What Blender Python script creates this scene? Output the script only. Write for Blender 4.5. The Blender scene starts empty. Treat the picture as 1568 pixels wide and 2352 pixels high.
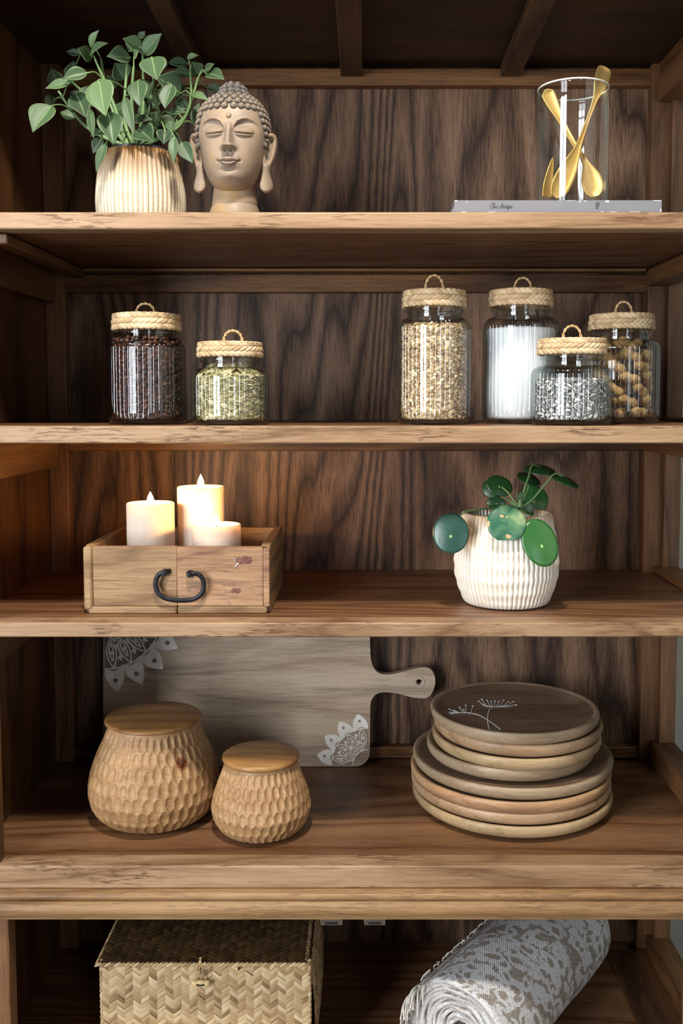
import bpy, math, random
from math import sin, cos, pi, sqrt, exp, tan
from mathutils import Vector as V, Matrix
R = random.Random(7)
S = bpy.context.scene

# ------------------------------------------------------------------ camera
F, PX, PY, TILT, DC, CZ = 2200.0, 836.0, 1072.0, 0.0694, 1.35, 1.40
cd = bpy.data.cameras.new('camera'); cam = bpy.data.objects.new('camera', cd)
S.collection.objects.link(cam); S.camera = cam
cam.location = (0, -DC, CZ); cam.rotation_euler = (pi/2 - TILT, 0, 0)
cd.sensor_fit = 'HORIZONTAL'; cd.sensor_width = 36; cd.lens = F/1568*36
cd.shift_x = -(PX-784)/1568; cd.shift_y = (PY-1176)/1568
cd.clip_start = .05; cd.clip_end = 50
# ------------------------------------------------------------------ light and exposure
S.view_settings.view_transform = 'Standard'; S.view_settings.look = 'None'
S.view_settings.gamma = 1; S.view_settings.use_curve_mapping = False
S.view_settings.exposure = -0.24
S.cycles.transparent_max_bounces = 40
S.cycles.max_bounces = 8
S.cycles.sample_clamp_indirect = 4.0
W = bpy.data.worlds.new('room_ambient'); S.world = W; W.use_nodes = True
W.node_tree.nodes['Background'].inputs[0].default_value = (.80, .88, 1, 1)
W.node_tree.nodes['Background'].inputs[1].default_value = .018
def area(name, loc, target, sx, sy, power, color, shape='RECTANGLE'):
    l = bpy.data.lights.new(name, 'AREA'); l.shape = shape; l.size = sx
    if shape in ('RECTANGLE', 'ELLIPSE'): l.size_y = sy
    l.energy = power; l.color = color
    o = bpy.data.objects.new(name, l); S.collection.objects.link(o); o.location = loc
    d = V(target) - V(loc); o.rotation_euler = d.to_track_quat('-Z', 'Y').to_euler()
    return o
area('window_daylight', (-2.52, -2.52, 1.65), (0, .1, 1.1), .58, 2.6, 105, (.90, .95, 1.0))
area('window_daylight', (-1.98, -2.98, 1.65), (0, .1, 1.1), .58, 2.6, 105, (.90, .95, 1.0))
area('patio_daylight', (1.05, -3.3, 1.5), (.1, .2, 1.1), .5, 1.8, 17, (.85, .93, 1.0))
area('ceiling_downlight', (-.12, -.80, 2.75), (-.05, 0.1, 1.1), .16, .16, 44, (1.0, .93, .83), 'DISK')

# ------------------------------------------------------------------ layout: photo pixel -> place
def ray(px, py):
    x = (px-PX)/F; v = (PY-py)/F
    return V((x, cos(TILT) + v*sin(TILT), -sin(TILT) + v*cos(TILT)))
O = V((0, -DC, CZ))
def at(px, py, Y):
    d = ray(px, py); return O + d*((Y+DC)/d.y)
def on(px, py, z):
    d = ray(px, py); return O + d*((z-CZ)/d.z)
def mpp(p):
    p = V(p)-O; return (p.y*cos(TILT) - p.z*sin(TILT))/F

# ------------------------------------------------------------------ objects
def link(o): S.collection.objects.link(o); return o
WL = {}
def wl(o): return WL[o.name] if o else V((0, 0, 0))
def thing(name, label, cat, loc, group=None):
    o = link(bpy.data.objects.new(name, None)); o.location = loc; o.empty_display_size = .03
    WL[o.name] = V(loc); o['label'] = label; o['category'] = cat
    if group: o['group'] = group
    return o
def tag(o, label, cat, group=None, kind=None):
    o['label'] = label; o['category'] = cat
    if group: o['group'] = group
    if kind: o['kind'] = kind
    return o
class MB:
    def __init__(s): s.v = []; s.f = []; s.uv = {}; s.mi = []; s.cur = 0
    def add(s, vs, fs, uvs=None):
        b = len(s.v); s.v += [tuple(p) for p in vs]
        for f in fs:
            if uvs: s.uv[len(s.f)] = [uvs[i] for i in f]
            s.f.append([b+i for i in f]); s.mi.append(s.cur)
        return s
    def box(s, x0, x1, y0, y1, z0, z1):
        p = [(x, y, z) for z in (z0, z1) for y in (y0, y1) for x in (x0, x1)]
        return s.add(p, [(0,2,3,1), (4,5,7,6), (0,1,5,4), (2,6,7,3), (0,4,6,2), (1,3,7,5)])
    def lathe(s, prof, c, n=64, mod=None, axis=None):
        # prof: (r, z) list; mod(r, z, ang, i) -> r
        vs = []; fs = []; m = len(prof); M = None
        for i, (r, z) in enumerate(prof):
            for k in range(n):
                a = 2*pi*k/n; rr = mod(r, z, a, i) if mod else r
                q = V((rr*cos(a), rr*sin(a), z))
                if axis: q = axis @ q
                vs.append(q + V(c))
        for i in range(m-1):
            for k in range(n):
                k2 = (k+1) % n
                fs.append((i*n+k, i*n+k2, (i+1)*n+k2, (i+1)*n+k))
        if prof[0][0] > 1e-5: fs.append(tuple(range(n-1, -1, -1)))
        if prof[-1][0] > 1e-5: fs.append(tuple((m-1)*n+k for k in range(n)))
        return s.add(vs, fs)
    def shell(s, prof, c, n=64, mod=None):
        b = len(s.f); s.lathe(prof, c, n, mod)
        for j in range(len(s.f)-1, b-1, -1):
            if len(s.f[j]) == n and n > 4: s.f.pop(j); s.mi.pop(j)
        return s
    def tube(s, pts, r, n=8, flat=None, closed=False):
        pts = [V(p) for p in pts]; m = len(pts); vs = []; fs = []; u = None
        for i, p in enumerate(pts):
            if closed: t = pts[(i+1) % m]-pts[i-1]
            else: t = pts[min(i+1, m-1)]-pts[max(i-1, 0)]
            t = t.normalized() if t.length > 1e-9 else V((0, 0, 1))
            if u is None:
                u = t.orthogonal().normalized()
                if flat is not None: u = (V(flat)-t*V(flat).dot(t)).normalized()
            else:
                u = u-t*u.dot(t)
                if flat is not None: u = V(flat)-t*V(flat).dot(t)
                u = u.normalized() if u.length > 1e-9 else t.orthogonal().normalized()
            w = t.cross(u); rr = r[i] if isinstance(r, (list, tuple)) else r
            ru, rw = rr if isinstance(rr, tuple) else (rr, rr)
            for k in range(n):
                a = 2*pi*k/n; vs.append(p + u*cos(a)*ru + w*sin(a)*rw)
        for i in range(m if closed else m-1):
            for k in range(n):
                j = (i+1) % m; fs.append((i*n+k, i*n+(k+1) % n, j*n+(k+1) % n, j*n+k))
        if not closed:
            fs.append(tuple(range(n-1, -1, -1))); fs.append(tuple((m-1)*n+k for k in range(n)))
        return s.add(vs, fs)
    def ell(s, c, ax, ay, az, n=8, m=6, pinch=0):
        c = V(c); vs = [c-az]; uv = [(0, 0)]
        for i in range(1, m):
            t = -pi/2 + pi*i/m
            for k in range(n):
                a = 2*pi*k/n; q = cos(t)*(1-pinch*max(0, sin(t)))
                vs.append(c + ax*cos(a)*q + ay*sin(a)*q + az*sin(t)); uv.append((cos(a)*cos(t), sin(t)))
        vs.append(c+az); uv.append((0, 1)); L = len(vs)-1; fs = []
        for k in range(n): fs.append((0, 1+(k+1) % n, 1+k)); fs.append((L, L-n+k, L-n+(k+1) % n))
        for i in range(m-2):
            for k in range(n):
                a = 1+i*n; fs.append((a+k, a+(k+1) % n, a+n+(k+1) % n, a+n+k))
        return s.add(vs, fs, uv)
    def prism(s, pts, y0, y1, fr=None):
        # outline pts [(x,z)] extruded y0..y1 (or through frame fr(x,z,y))
        fr = fr or (lambda x, z, y: V((x, y, z))); n = len(pts)
        vs = [fr(x, z, y0) for x, z in pts] + [fr(x, z, y1) for x, z in pts]
        fs = [tuple(range(n)), tuple(range(2*n-1, n-1, -1))]
        fs += [(i, i+n, (i+1) % n+n, (i+1) % n) for i in range(n)]
        return s.add(vs, fs)
    def build(s, name, mats, parent=None, origin=None, smooth=35, bevel=0, segs=2):
        me = bpy.data.meshes.new(name); o = bpy.data.objects.new(name, me); link(o)
        off = wl(parent) if parent else V(origin or (0, 0, 0))
        me.from_pydata([tuple(V(p)-off) for p in s.v], [], s.f)
        if s.uv:
            ul = me.uv_layers.new(name='UVMap')
            for fi, p in enumerate(me.polygons):
                if fi in s.uv:
                    for j, li in enumerate(p.loop_indices): ul.data[li].uv = s.uv[fi][j]
        if not isinstance(mats, (list, tuple)): mats = [mats]
        for m in mats: me.materials.append(m)
        if len(mats) > 1:
            for p, i in zip(me.polygons, s.mi): p.material_index = i
        me.validate(); me.update()
        if smooth:
            me.shade_smooth(); me.set_sharp_from_angle(angle=math.radians(smooth))
        if parent: o.parent = parent
        else: o.location = off
        WL[o.name] = off
        if bevel:
            b = o.modifiers.new('bevel', 'BEVEL'); b.width = bevel; b.segments = segs; b.limit_method = 'ANGLE'
        return o
def bx(name, mat, parent, x0, x1, y0, y1, z0, z1, bevel=.0015, origin=None):
    return MB().box(x0, x1, y0, y1, z0, z1).build(name, mat, parent, origin, smooth=30, bevel=bevel)
def lerp(tab, x):
    if x <= tab[0][0]: return tab[0][1]
    for (a, b), (c, d) in zip(tab, tab[1:]):
        if x <= c: return b+(d-b)*(x-a)/(c-a)
    return tab[-1][1]
def smo(tab, x):
    if x <= tab[0][0]: return tab[0][1]
    if x >= tab[-1][0]: return tab[-1][1]
    n = len(tab)
    for i in range(n-1):
        if x <= tab[i+1][0]:
            a, b = tab[i], tab[i+1]
            p = tab[i-1] if i else a; q = tab[i+2] if i+2 < n else b
            h = b[0]-a[0]; t = (x-a[0])/h
            m0 = (b[1]-p[1])/(b[0]-p[0])*h; m1 = (q[1]-a[1])/(q[0]-a[0])*h
            return (2*t**3-3*t*t+1)*a[1]+(t**3-2*t*t+t)*m0+(-2*t**3+3*t*t)*b[1]+(t**3-t*t)*m1
def spline(pts, n=8):
    pts = [V(p) for p in pts]; out = []
    for i in range(len(pts)-1):
        p0 = pts[max(i-1, 0)]; p1 = pts[i]; p2 = pts[i+1]; p3 = pts[min(i+2, len(pts)-1)]
        for k in range(n):
            t = k/n
            out.append(.5*((2*p1)+(p2-p0)*t+(2*p0-5*p1+4*p2-p3)*t*t+(3*p1-p0-3*p2+p3)*t**3))
    out.append(pts[-1]); return out
def ss(a, b, x):
    t = min(1, max(0, (x-a)/(b-a))); return t*t*(3-2*t)

# ------------------------------------------------------------------ materials
def lin(h):
    c = [int(h[i:i+2], 16)/255 for i in (0, 2, 4)]
    return tuple(x/12.92 if x <= .04045 else ((x+.055)/1.055)**2.4 for x in c)+(1,)
class NT:
    def __init__(s, name):
        s.m = bpy.data.materials.new(name); s.m.use_nodes = True; s.t = s.m.node_tree
        s.b = s.t.nodes['Principled BSDF']; s.out = s.t.nodes['Material Output']
    def n(s, ty, **k):
        nd = s.t.nodes.new(ty)
        for a, b in k.items(): setattr(nd, a, b)
        return nd
    def l(s, a, b): s.t.links.new(a, b)
    def math(s, op, a, b=None, c=None):
        nd = s.n('ShaderNodeMath', operation=op)
        for i, x in enumerate((a, b, c)):
            if x is None: continue
            if isinstance(x, (int, float)): nd.inputs[i].default_value = x
            else: s.l(x, nd.inputs[i])
        return nd.outputs[0]
    def ramp(s, fac, stops, interp='LINEAR'):
        nd = s.n('ShaderNodeValToRGB'); e = nd.color_ramp.elements; nd.color_ramp.interpolation = interp
        while len(e) < len(stops): e.new(.5)
        for x, (p, c) in zip(e, stops): x.position = p; x.color = c if not isinstance(c, str) else lin(c)
        s.l(fac, nd.inputs[0]); return nd.outputs[0]
    def mix(s, fac, a, b, blend='MIX'):
        nd = s.n('ShaderNodeMix', data_type='RGBA', blend_type=blend)
        for i, x in ((0, fac), (6, a), (7, b)):
            if isinstance(x, str): nd.inputs[i].default_value = lin(x)
            elif isinstance(x, (int, float, tuple)): nd.inputs[i].default_value = x
            else: s.l(x, nd.inputs[i])
        return nd.outputs[2]
    def noise(s, vec, scale, detail=2, dist=0, rough=.5):
        nd = s.n('ShaderNodeTexNoise'); nd.inputs['Scale'].default_value = scale
        nd.inputs['Detail'].default_value = detail; nd.inputs['Distortion'].default_value = dist
        nd.inputs['Roughness'].default_value = rough
        if vec: s.l(vec, nd.inputs['Vector'])
        return nd.outputs['Fac']
    def coord(s, scale=(1, 1, 1), rnd=True, kind='Object'):
        tc = s.n('ShaderNodeTexCoord'); mp = s.n('ShaderNodeMapping'); mp.inputs['Scale'].default_value = scale
        v = tc.outputs[kind]
        if rnd:
            oi = s.n('ShaderNodeObjectInfo'); m = s.n('ShaderNodeVectorMath', operation='MULTIPLY_ADD')
            cb = s.n('ShaderNodeCombineXYZ')
            for i in range(3): s.l(oi.outputs['Random'], cb.inputs[i])
            s.l(cb.outputs[0], m.inputs[0]); m.inputs[1].default_value = (7, 11, 5); s.l(v, m.inputs[2]); v = m.outputs[0]
        s.l(v, mp.inputs[0]); return mp.outputs[0]
    def bump(s, h, strength, dist=.002):
        nd = s.n('ShaderNodeBump'); nd.inputs['Strength'].default_value = strength; nd.inputs['Distance'].default_value = dist
        s.l(h, nd.inputs['Height']); s.l(nd.outputs[0], s.b.inputs['Normal'])
    def set(s, **k):
        for a, b in k.items():
            i = s.b.inputs[a.replace('_', ' ')]
            if isinstance(b, (int, float, tuple)): i.default_value = b
            elif isinstance(b, str): i.default_value = lin(b)
            else: s.l(b, i)
        return s.m
def wood(name, c1, c2, c3, axis='X', sc=1.0, ring=12, rough=.5, ringw=.5, stain=None, stainamt=.0, fleck=0, bump=.25, stretch=.1, spec=.4, fib=260, pore=.35):
    t = NT(name); g = 'XYZ'.index(axis)
    a = [1, 1, 1]; a[g] = stretch; v = t.coord(tuple(a))
    n1 = t.noise(v, 3.6*sc, 1.5, .3, .4)
    wig = t.noise(t.coord(tuple(26*x for x in a)), 1.0, 3, .4, .6)
    saw = t.math('FRACT', t.math('MULTIPLY_ADD', n1, ring, t.math('MULTIPLY', wig, .9)))
    rings = t.ramp(saw, [(0, (.25, .25, .25, 1)), (.10, (.62, .62, .62, 1)), (.5, (1, 1, 1, 1)), (.90, (.45, .45, .45, 1)), (.97, (0, 0, 0, 1)), (1, (.25, .25, .25, 1))])
    b = [fib, fib, fib]; b[g] = fib*.05; v2 = t.coord(tuple(b))
    n2 = t.noise(v2, 1.0, 3, 0, .6)
    fac = t.math('ADD', t.math('MULTIPLY', rings, ringw), t.math('MULTIPLY', n2, 1-ringw))
    n3 = t.noise(t.coord(tuple(x*1.0 for x in a)), 7*sc, 3, .4, .6)
    fac = t.math('ADD', fac, t.math('MULTIPLY_ADD', n3, .5, -.25))
    c = t.ramp(fac, [(.12, c1), (.5, c2), (.85, c3)])
    f4 = [520, 520, 520]; f4[g] = 24
    n7 = t.noise(t.coord(tuple(f4)), 1.0, 2, .4, .6)
    n8 = t.math('MULTIPLY_ADD', t.math('SUBTRACT', .6, rings), .22, n7)
    pores = t.ramp(n8, [(.50, (0, 0, 0, 1)), (.58, (1, 1, 1, 1))])
    c = t.mix(t.math('MULTIPLY', pores, pore), c, c1)
    if stain:
        n4 = t.noise(t.coord((a[0]*1.5, a[1]*1.5, a[2]*1.5)), 5.5*sc, 4, 1.0, .65)
        m = t.ramp(n4, [(.56, (0, 0, 0, 1)), (.68, (1, 1, 1, 1))])
        c = t.mix(t.math('MULTIPLY', m, stainamt), c, stain)
    if fleck:
        f3 = [330, 330, 330]; f3[g] = 30
        n5 = t.noise(t.coord(tuple(f3)), 1.0, 3, .8, .6)
        f6 = [22, 22, 22]; f6[g] = 5
        n6 = t.noise(t.coord(tuple(f6)), 1.0, 3, 1.0)
        m = t.math('MULTIPLY', t.ramp(n5, [(.50, (0, 0, 0, 1)), (.58, (1, 1, 1, 1))]), t.ramp(n6, [(.47, (0, 0, 0, 1)), (.58, (1, 1, 1, 1))]))
        c = t.mix(t.math('MULTIPLY', m, fleck), c, c1)
    t.bump(n2, bump, .0015)
    return t.set(Base_Color=c, Roughness=rough, Specular_IOR_Level=spec)
def plain(name, c, rough=.5, metal=0, spec=.5, nscale=0, c2=None, bump=0, **k):
    t = NT(name); col = lin(c)
    if nscale:
        n = t.noise(t.coord(), nscale, 3); col = t.ramp(n, [(.35, c), (.65, c2 or c)])
        if bump: t.bump(n, bump)
    return t.set(Base_Color=col, Roughness=rough, Metallic=metal, Specular_IOR_Level=spec, **k)
M_back = wood('stained_back_panel', '281810', '5a412f', '8f6e55', 'Z', 1.15, 22, .55, .5, fib=420, stretch=.11, pore=.6)
M_frame = wood('stained_frame_wood', '3a2314', '6a4629', '8f673f', 'X', 1.0, 9, .5, .4, '24150c', .75)
M_framev = wood('stained_upright_wood', '332012', '5e3f26', '80593a', 'Z', 1.0, 9, .5, .4, '24150c', .75)
M_framey = wood('stained_bearer_wood', '33200f', '5c3c22', '7b5633', 'Y', 1.0, 9, .5, .4, '24150c', .6)
M_shelf = wood('brown_shelf_wood', '452a16', '6a472c', '876345', 'X', .9, 26, .42, .45)
M_edge = wood('worn_shelf_edge', '614228', '8f7051', 'ac8d6d', 'X', 1.0, 12, .5, .45, '6c4630', .55, fleck=.9, stretch=.14, pore=.25)
M_mould = wood('worn_moulding_wood', '5f4328', '886643', 'a4835a', 'X', 1.0, 12, .5, .4, '7a5632', .4, fleck=.5)
M_drawer = wood('weathered_box_wood', '664b30', '917352', 'b0926c', 'X', 1.6, 8, .65, .4, '7b5744', .45, fleck=.35, stretch=.2)
M_drawin = wood('box_side_wood', '4a3624', '7f6243', 'a38459', 'Y', 1.6, 8, .65, .4, '3b2a1c', .5)
M_board = wood('greyed_board_wood', '89745f', 'b09a83', 'c6b29b', 'X', 1.2, 6, .6, .4, '4e4038', .6)
M_carved = wood('carved_jar_wood', '74552f', '9a7750', 'b59068', 'X', 2.0, 4, .5, .3, '8a5a36', .45, stretch=.35, bump=.15, pore=.12)
M_lidw = wood('turned_lid_wood', '6c4828', '90673d', 'ab804e', 'X', 2.0, 7, .38, .4, stretch=.15, bump=.1, pore=.15)

# ------------------------------------------------------------------ heights
D = .43
Z1, Z2, Z3, Z4, Z5 = 1.66, 1.3632, 1.0825, .7234, .359
XL, XR = -.578, .555

# ------------------------------------------------------------------ room
def struct(o): o['kind'] = 'structure'; return o
M_wall = plain('grey_painted_wall', 'c9c8c4', .8, nscale=3, c2='c2c1bc')
M_floor = wood('room_floor_boards', '4a3c2c', '5c4b38', '6b5844', 'X', .5, 6, .5)
struct(bx('floor', M_floor, None, -2.6, 1.0, -3.6, .62, -.05, 0, 0))
struct(bx('wall_right', M_wall, None, .90, 1.0, -1.0, .62, 0, 2.9, 0))
struct(bx('wall_back', M_wall, None, -2.6, .90, .52, .62, 0, 2.9, 0))

# ------------------------------------------------------------------ cabinet
cab = thing('display_cabinet', 'tall rustic brown wooden display cabinet with open shelves holding everything in view', 'cabinet', (0, 0, 0))
def cb(name, mat, *a, bevel=.002, parent=None): return bx(name, mat, parent or cab, *a, bevel=bevel)
TOP = at(800, 157, D).z            # inside face of the cabinet roof
# back panels
cb('back_panel', M_back, XL, XR, D, D+.012, Z5-.04, TOP+.02, bevel=0)
# uprights in the two back corners and side frames
xs0, xs1 = at(1481, 1000, D-.028).x, at(1524, 1000, D-.028).x
cb('back_stile', M_framev, xs0, XR, D-.028, D-.001, Z4, TOP)
cb('back_stile', M_framev, XL, at(155, 1000, D-.028).x, D-.028, D-.001, Z4, TOP)
cb('back_stile', M_framev, xs0+.004, XR, D-.028, D-.001, Z5, Z4-.09)
cb('back_stile', M_framev, XL, at(155, 1000, D-.028).x, D-.028, D-.001, Z5, Z4-.09)
def rail(py0, py1, y=D-.022, mat=None):
    z1, z0 = at(800, py0, y).z, at(800, py1, y).z
    cb('back_rail', mat or M_frame, at(152, 1000, y).x, xs0+.002, y, D-.0005, z0, z1)
rail(157, 196); rail(630, 671); rail(1012, 1036); rail(1716, 1742)
# thin cleat high at the back of the second bay
zc = at(800, 612, D-.05).z; cb('back_cleat', M_frame, XL+.03, XR-.05, D-.045, D-.018, at(800, 623, D-.045).z, Z1-.0245, bevel=.001)
# left side: solid panel with bearers; right side: framed glass
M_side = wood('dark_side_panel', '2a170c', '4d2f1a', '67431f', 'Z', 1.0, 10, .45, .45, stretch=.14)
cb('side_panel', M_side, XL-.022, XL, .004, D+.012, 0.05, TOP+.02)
M_glass = NT('clear_glass')
def glassify(t, tint=(.97, .985, .98), ior=1.45, rough=.0, edge=(.80, .86, .85), epow=2.2):
    lf = t.n('ShaderNodeLayerWeight'); lf.inputs[0].default_value = .5
    f0 = ((ior-1)/(ior+1))**2
    fr = t.math('MULTIPLY_ADD', t.math('POWER', lf.outputs['Facing'], 5), .9-f0, f0)
    tr = t.n('ShaderNodeBsdfTransparent'); gl = t.n('ShaderNodeBsdfGlossy'); gl.inputs['Roughness'].default_value = rough
    gl.inputs[0].default_value = (1, 1, 1, 1)
    lw = t.n('ShaderNodeLayerWeight'); lw.inputs[0].default_value = .35
    c = t.mix(t.math('POWER', lw.outputs['Facing'], epow), tuple(tint)+(1,), tuple(edge)+(1,)); t.l(c, tr.inputs[0])
    mx = t.n('ShaderNodeMixShader'); t.l(fr, mx.inputs[0]); t.l(tr.outputs[0], mx.inputs[1]); t.l(gl.outputs[0], mx.inputs[2])
    t.l(mx.outputs[0], t.out.inputs[0]); t.t.nodes.remove(t.b); return t.m
M_pane = glassify(NT('cabinet_pane_glass'), (.9, .93, .92))
M_glass = glassify(M_glass)
M_jarglass = glassify(NT('fluted_jar_glass'), (.985, .992, .99), 1.52, .02, (.50, .56, .565), 1.5)
M_vaseglass = glassify(NT('clear_vase_glass'), (.985, .99, .985), 1.45, .0, (.80, .84, .83))
def side_right(z0, z1, botrail):
    cb('side_rear_stile', M_framev, XR-.008, XR+.022, D-.042, D+.012, z0, z1)
    cb('side_front_stile', M_framev, XR, XR+.022, .03, .075, z0, z1)
    p = cb('glass_pane', M_pane, XR+.008, XR+.012, .074, D-.041, z0, z1, bevel=0); p['label'] = 'clear glass side pane'
    cb('side_bottom_rail', M_framey, XR-.022, XR+.022, .03, D-.028, z0, z0+botrail)
side_right(Z4, Z3-.026, .042); side_right(Z3, Z2-.026, .012); side_right(Z2, Z1-.026, .006); side_right(Z1, TOP, .006)
side_right(Z5, Z4-.09, .03)
# bearers carrying the shelves at both ends
for z in (Z1, Z2, Z3):
    cb('shelf_bearer', M_framey, XL, XL+.020, .02, D-.03, z-.085, z-.0255)
    cb('shelf_bearer', M_framey, XR-.045, XR, .02, D-.03, z-.055, z-.0255)
cb('shelf_bearer', M_framey, XL+.05, XL+.075, .02, D-.03, Z1-.04, Z1-.0255)
cb('side_top_rail', M_framey, XR-.03, XR+.022, .0, D-.03, at(1540, 235, D-.03).z, TOP)
# shelves: board plus paler worn front edge
def shelf(z, th, y0=0.0):
    b = cb('shelf', M_shelf, XL, XR, y0+.036, D, z-th, z, bevel=0)
    e = cb('front_edge', M_edge, XL-.03, XR+.03, y0, y0+.0362, z-th-.0005, z+.0004, parent=b, bevel=.0022); e['label'] = 'pale worn front edge'
for z, pa, pb in ((Z1, 492, 528), (Z2, 979, 1017), (Z3, 1434, 1467)):
    shelf(z, (pb-pa)*1.365/F)
shelf(Z4, .033, 0.0)
# front uprights
for xa, xb in ((XL-.06, at(-4, 1900, 0.006).x), (.475, XR+.06)):
    cb('front_stile', M_framev, xa, xb, .006, .028, Z4-.03, TOP+.05)
for xa, xb in ((XL-.06, at(25, 2250, .0).x), (.475, XR+.06)):
    cb('front_stile', M_framev, xa, xb, -.004, .024, .05, Z4-.07)
# mouldings under the open section (profiled)
zm0 = Z4-.0342
prof = [(.03, 0), (-.010, 0), (-.0135, -.003), (-.0145, -.0065), (-.0125, -.010), (-.010, -.0115), (-.014, -.0125), (-.019, -.017), (-.0205, -.023), (-.0195, -.029), (-.016, -.033), (-.016, -.037), (.03, -.037)]
mb = MB(); n = len(prof)
vs = [(x, y, zm0+z) for x in (XL-.06, XR+.06) for y, z in prof]
mb.add(vs, [tuple(range(n)), tuple(range(2*n-1, n-1, -1))]+[(i, i+n, (i+1) % n+n, (i+1) % n) for i in range(n)])
m = mb.build('front_moulding', M_mould, cab, smooth=50); m['label'] = 'pale rounded moulding'
# lower cupboard
cb('cupboard_floor', M_shelf, XL, XR-.055, 0, D, Z5-.025, Z5, bevel=0)
cb('cupboard_floor_strip', M_framey, XR-.10, XR-.022, 0.02, D-.03, Z5, Z5+.0015, bevel=.0005)
cb('cupboard_ceiling', M_shelf, XL, XR, .0305, D, Z4-.071, Z4-.036, bevel=0)
cb('plinth', M_frame, XL-.06, XR+.06, -.002, .022, 0, Z5-.0015)
cb('side_panel', M_side, XR, XR+.022, .03, D+.012, 0, Z5, bevel=0)
M_steel = plain('bright_steel', 'c9c9c6', .25, 1)
M_black = plain('black_plastic', '15151a', .4)
for pa, pb in ((737, 786), (836, 884)):
    x0, x1 = at(pa, 2110, .0).x, at(pb, 2110, .0).x; z = zm0-.037
    k = cb('door_catch', M_steel, x0, x1, -.0148, .02, z-.0095, z, bevel=.0006); k['label'] = 'small silver magnetic catch'
    cb('magnet', M_black, x0+.006, x1-.006, -.0153, .01, z-.0078, z-.0042, bevel=.0003, parent=k)
# roof and roof beams
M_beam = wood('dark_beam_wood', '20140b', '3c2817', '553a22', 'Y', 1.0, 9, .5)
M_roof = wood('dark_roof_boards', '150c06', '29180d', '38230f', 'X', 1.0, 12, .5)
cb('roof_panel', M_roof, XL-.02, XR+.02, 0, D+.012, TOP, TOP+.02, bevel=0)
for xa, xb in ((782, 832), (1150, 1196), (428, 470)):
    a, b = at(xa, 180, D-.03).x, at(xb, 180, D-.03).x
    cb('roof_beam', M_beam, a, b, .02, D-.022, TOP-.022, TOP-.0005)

# ------------------------------------------------------------------ fluted pots
def pot_colors(name, base, brown, z0, z1, crev, amt):
    # glaze thins to brown towards the rim; crev colour in patches and in the grooves
    t = NT(name); tc = t.n('ShaderNodeTexCoord'); sp = t.n('ShaderNodeSeparateXYZ'); t.l(tc.outputs['Object'], sp.inputs[0])
    n = t.noise(t.coord((60, 60, 12), False), 1, 3)
    h = t.math('MULTIPLY_ADD', n, .03, sp.outputs['Z'])
    mr = t.n('ShaderNodeMapRange'); mr.inputs[1].default_value = z0+.015; mr.inputs[2].default_value = z1+.015; t.l(h, mr.inputs[0])
    n2 = t.noise(t.coord((9, 9, 30), False), 4, 3)
    sp_ = t.ramp(n2, [(.5, (0, 0, 0, 1)), (.75, (amt, amt, amt, 1))])
    c = t.mix(sp_, base, crev)
    c = t.mix(mr.outputs[0], c, brown)
    gm = t.n('ShaderNodeNewGeometry')
    pt = t.ramp(gm.outputs['Pointiness'], [(.44, (1, 1, 1, 1)), (.5, (0, 0, 0, 1))])
    c = t.mix(t.math('MULTIPLY', pt, .75), c, crev)
    return t.set(Base_Color=c, Roughness=.28, Specular_IOR_Level=.55)
def ribbed(c, prof, n, amp, wob=None, per=10, power=.6):
    def md(r, z, a, i):
        w = amp*(abs(cos(a*n/2))**power)
        return r - amp + w + (wob(z, a) if wob else 0) if r > .03 else r
    return md
M_soil = plain('dark_soil', '1b130d', .9, nscale=120, c2='30231a', bump=.6)
# --- round tall plant (left of top shelf)
Yp = .12
pc = at(323, 400, Yp); sc_ = mpp(pc); pc = V((pc.x, Yp, Z1))
def zpx(y, Y): return at(800, y, Y).z
plant = thing('potted_plant', 'bushy green potted plant in a cream and brown fluted pot on the top shelf', 'potted plant', pc)
H = zpx(333, Yp-.06)-Z1
M_pot1 = pot_colors('cream_brown_glaze', 'cdc0a8', '80582b', H-.055, H-.004, '9c7d4d', .3)
rt = 88*sc_; rm = 102*sc_
pr = [(rm*.88, 0), (rm*.955, .004)] + [(smo([(0, rm*.965), (.03, rm), (H*.5, rm*.99), (H*.8, rm*.93), (H-.002, rt)], H*k/40), H*k/40) for k in range(2, 40)] + [(rt, H), (rt-.003, H+.001), (rt-.006, H-.002), (rt-.007, H-.03), (.0, H-.03)]
MB().lathe(pr, pc, 480, ribbed(pc, pr, 56, .0022)).build('pot', M_pot1, plant, smooth=60)
M_liner = plain('dark_liner', '23262b', .35)
ln = MB(); rl = rt-.0068
ln.lathe([(rl-.002, H-.03), (rl, H+.0045), (rl-.002, H+.0055), (rl-.004, H+.0045), (rl-.005, H-.025)], pc, 72).build('pot_liner', M_liner, plant)
MB().lathe([(rl-.0055, H-.028), (rl-.0055, H-.012), (.02, H-.006), (0, H-.005)], pc, 40).build('soil', M_soil, plant)
def leafmat(name, a, b, c, rough=.42):
    t = NT(name); oi = t.n('ShaderNodeObjectInfo')
    col = t.ramp(oi.outputs['Random'], [(0, a), (.55, b), (1, c)])
    uv = t.n('ShaderNodeTexCoord'); sp = t.n('ShaderNodeSeparateXYZ'); t.l(uv.outputs['UV'], sp.inputs[0])
    rib = t.math('ABSOLUTE', t.math('SUBTRACT', sp.outputs[1], .5))
    m = t.ramp(rib, [(0, (.35, .35, .35, 1)), (.04, (0, 0, 0, 1)), (.46, (0, 0, 0, 1)), (.5, (.3, .3, .3, 1))])
    col = t.mix(m, col, 'b5c78e')
    n = t.noise(t.coord(), 60, 2); col = t.mix(t.math('MULTIPLY', n, .25), col, a)
    t.bump(n, .15)
    return t.set(Base_Color=col, Roughness=rough, Specular_IOR_Level=.45, Subsurface_Weight=.0)
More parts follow.
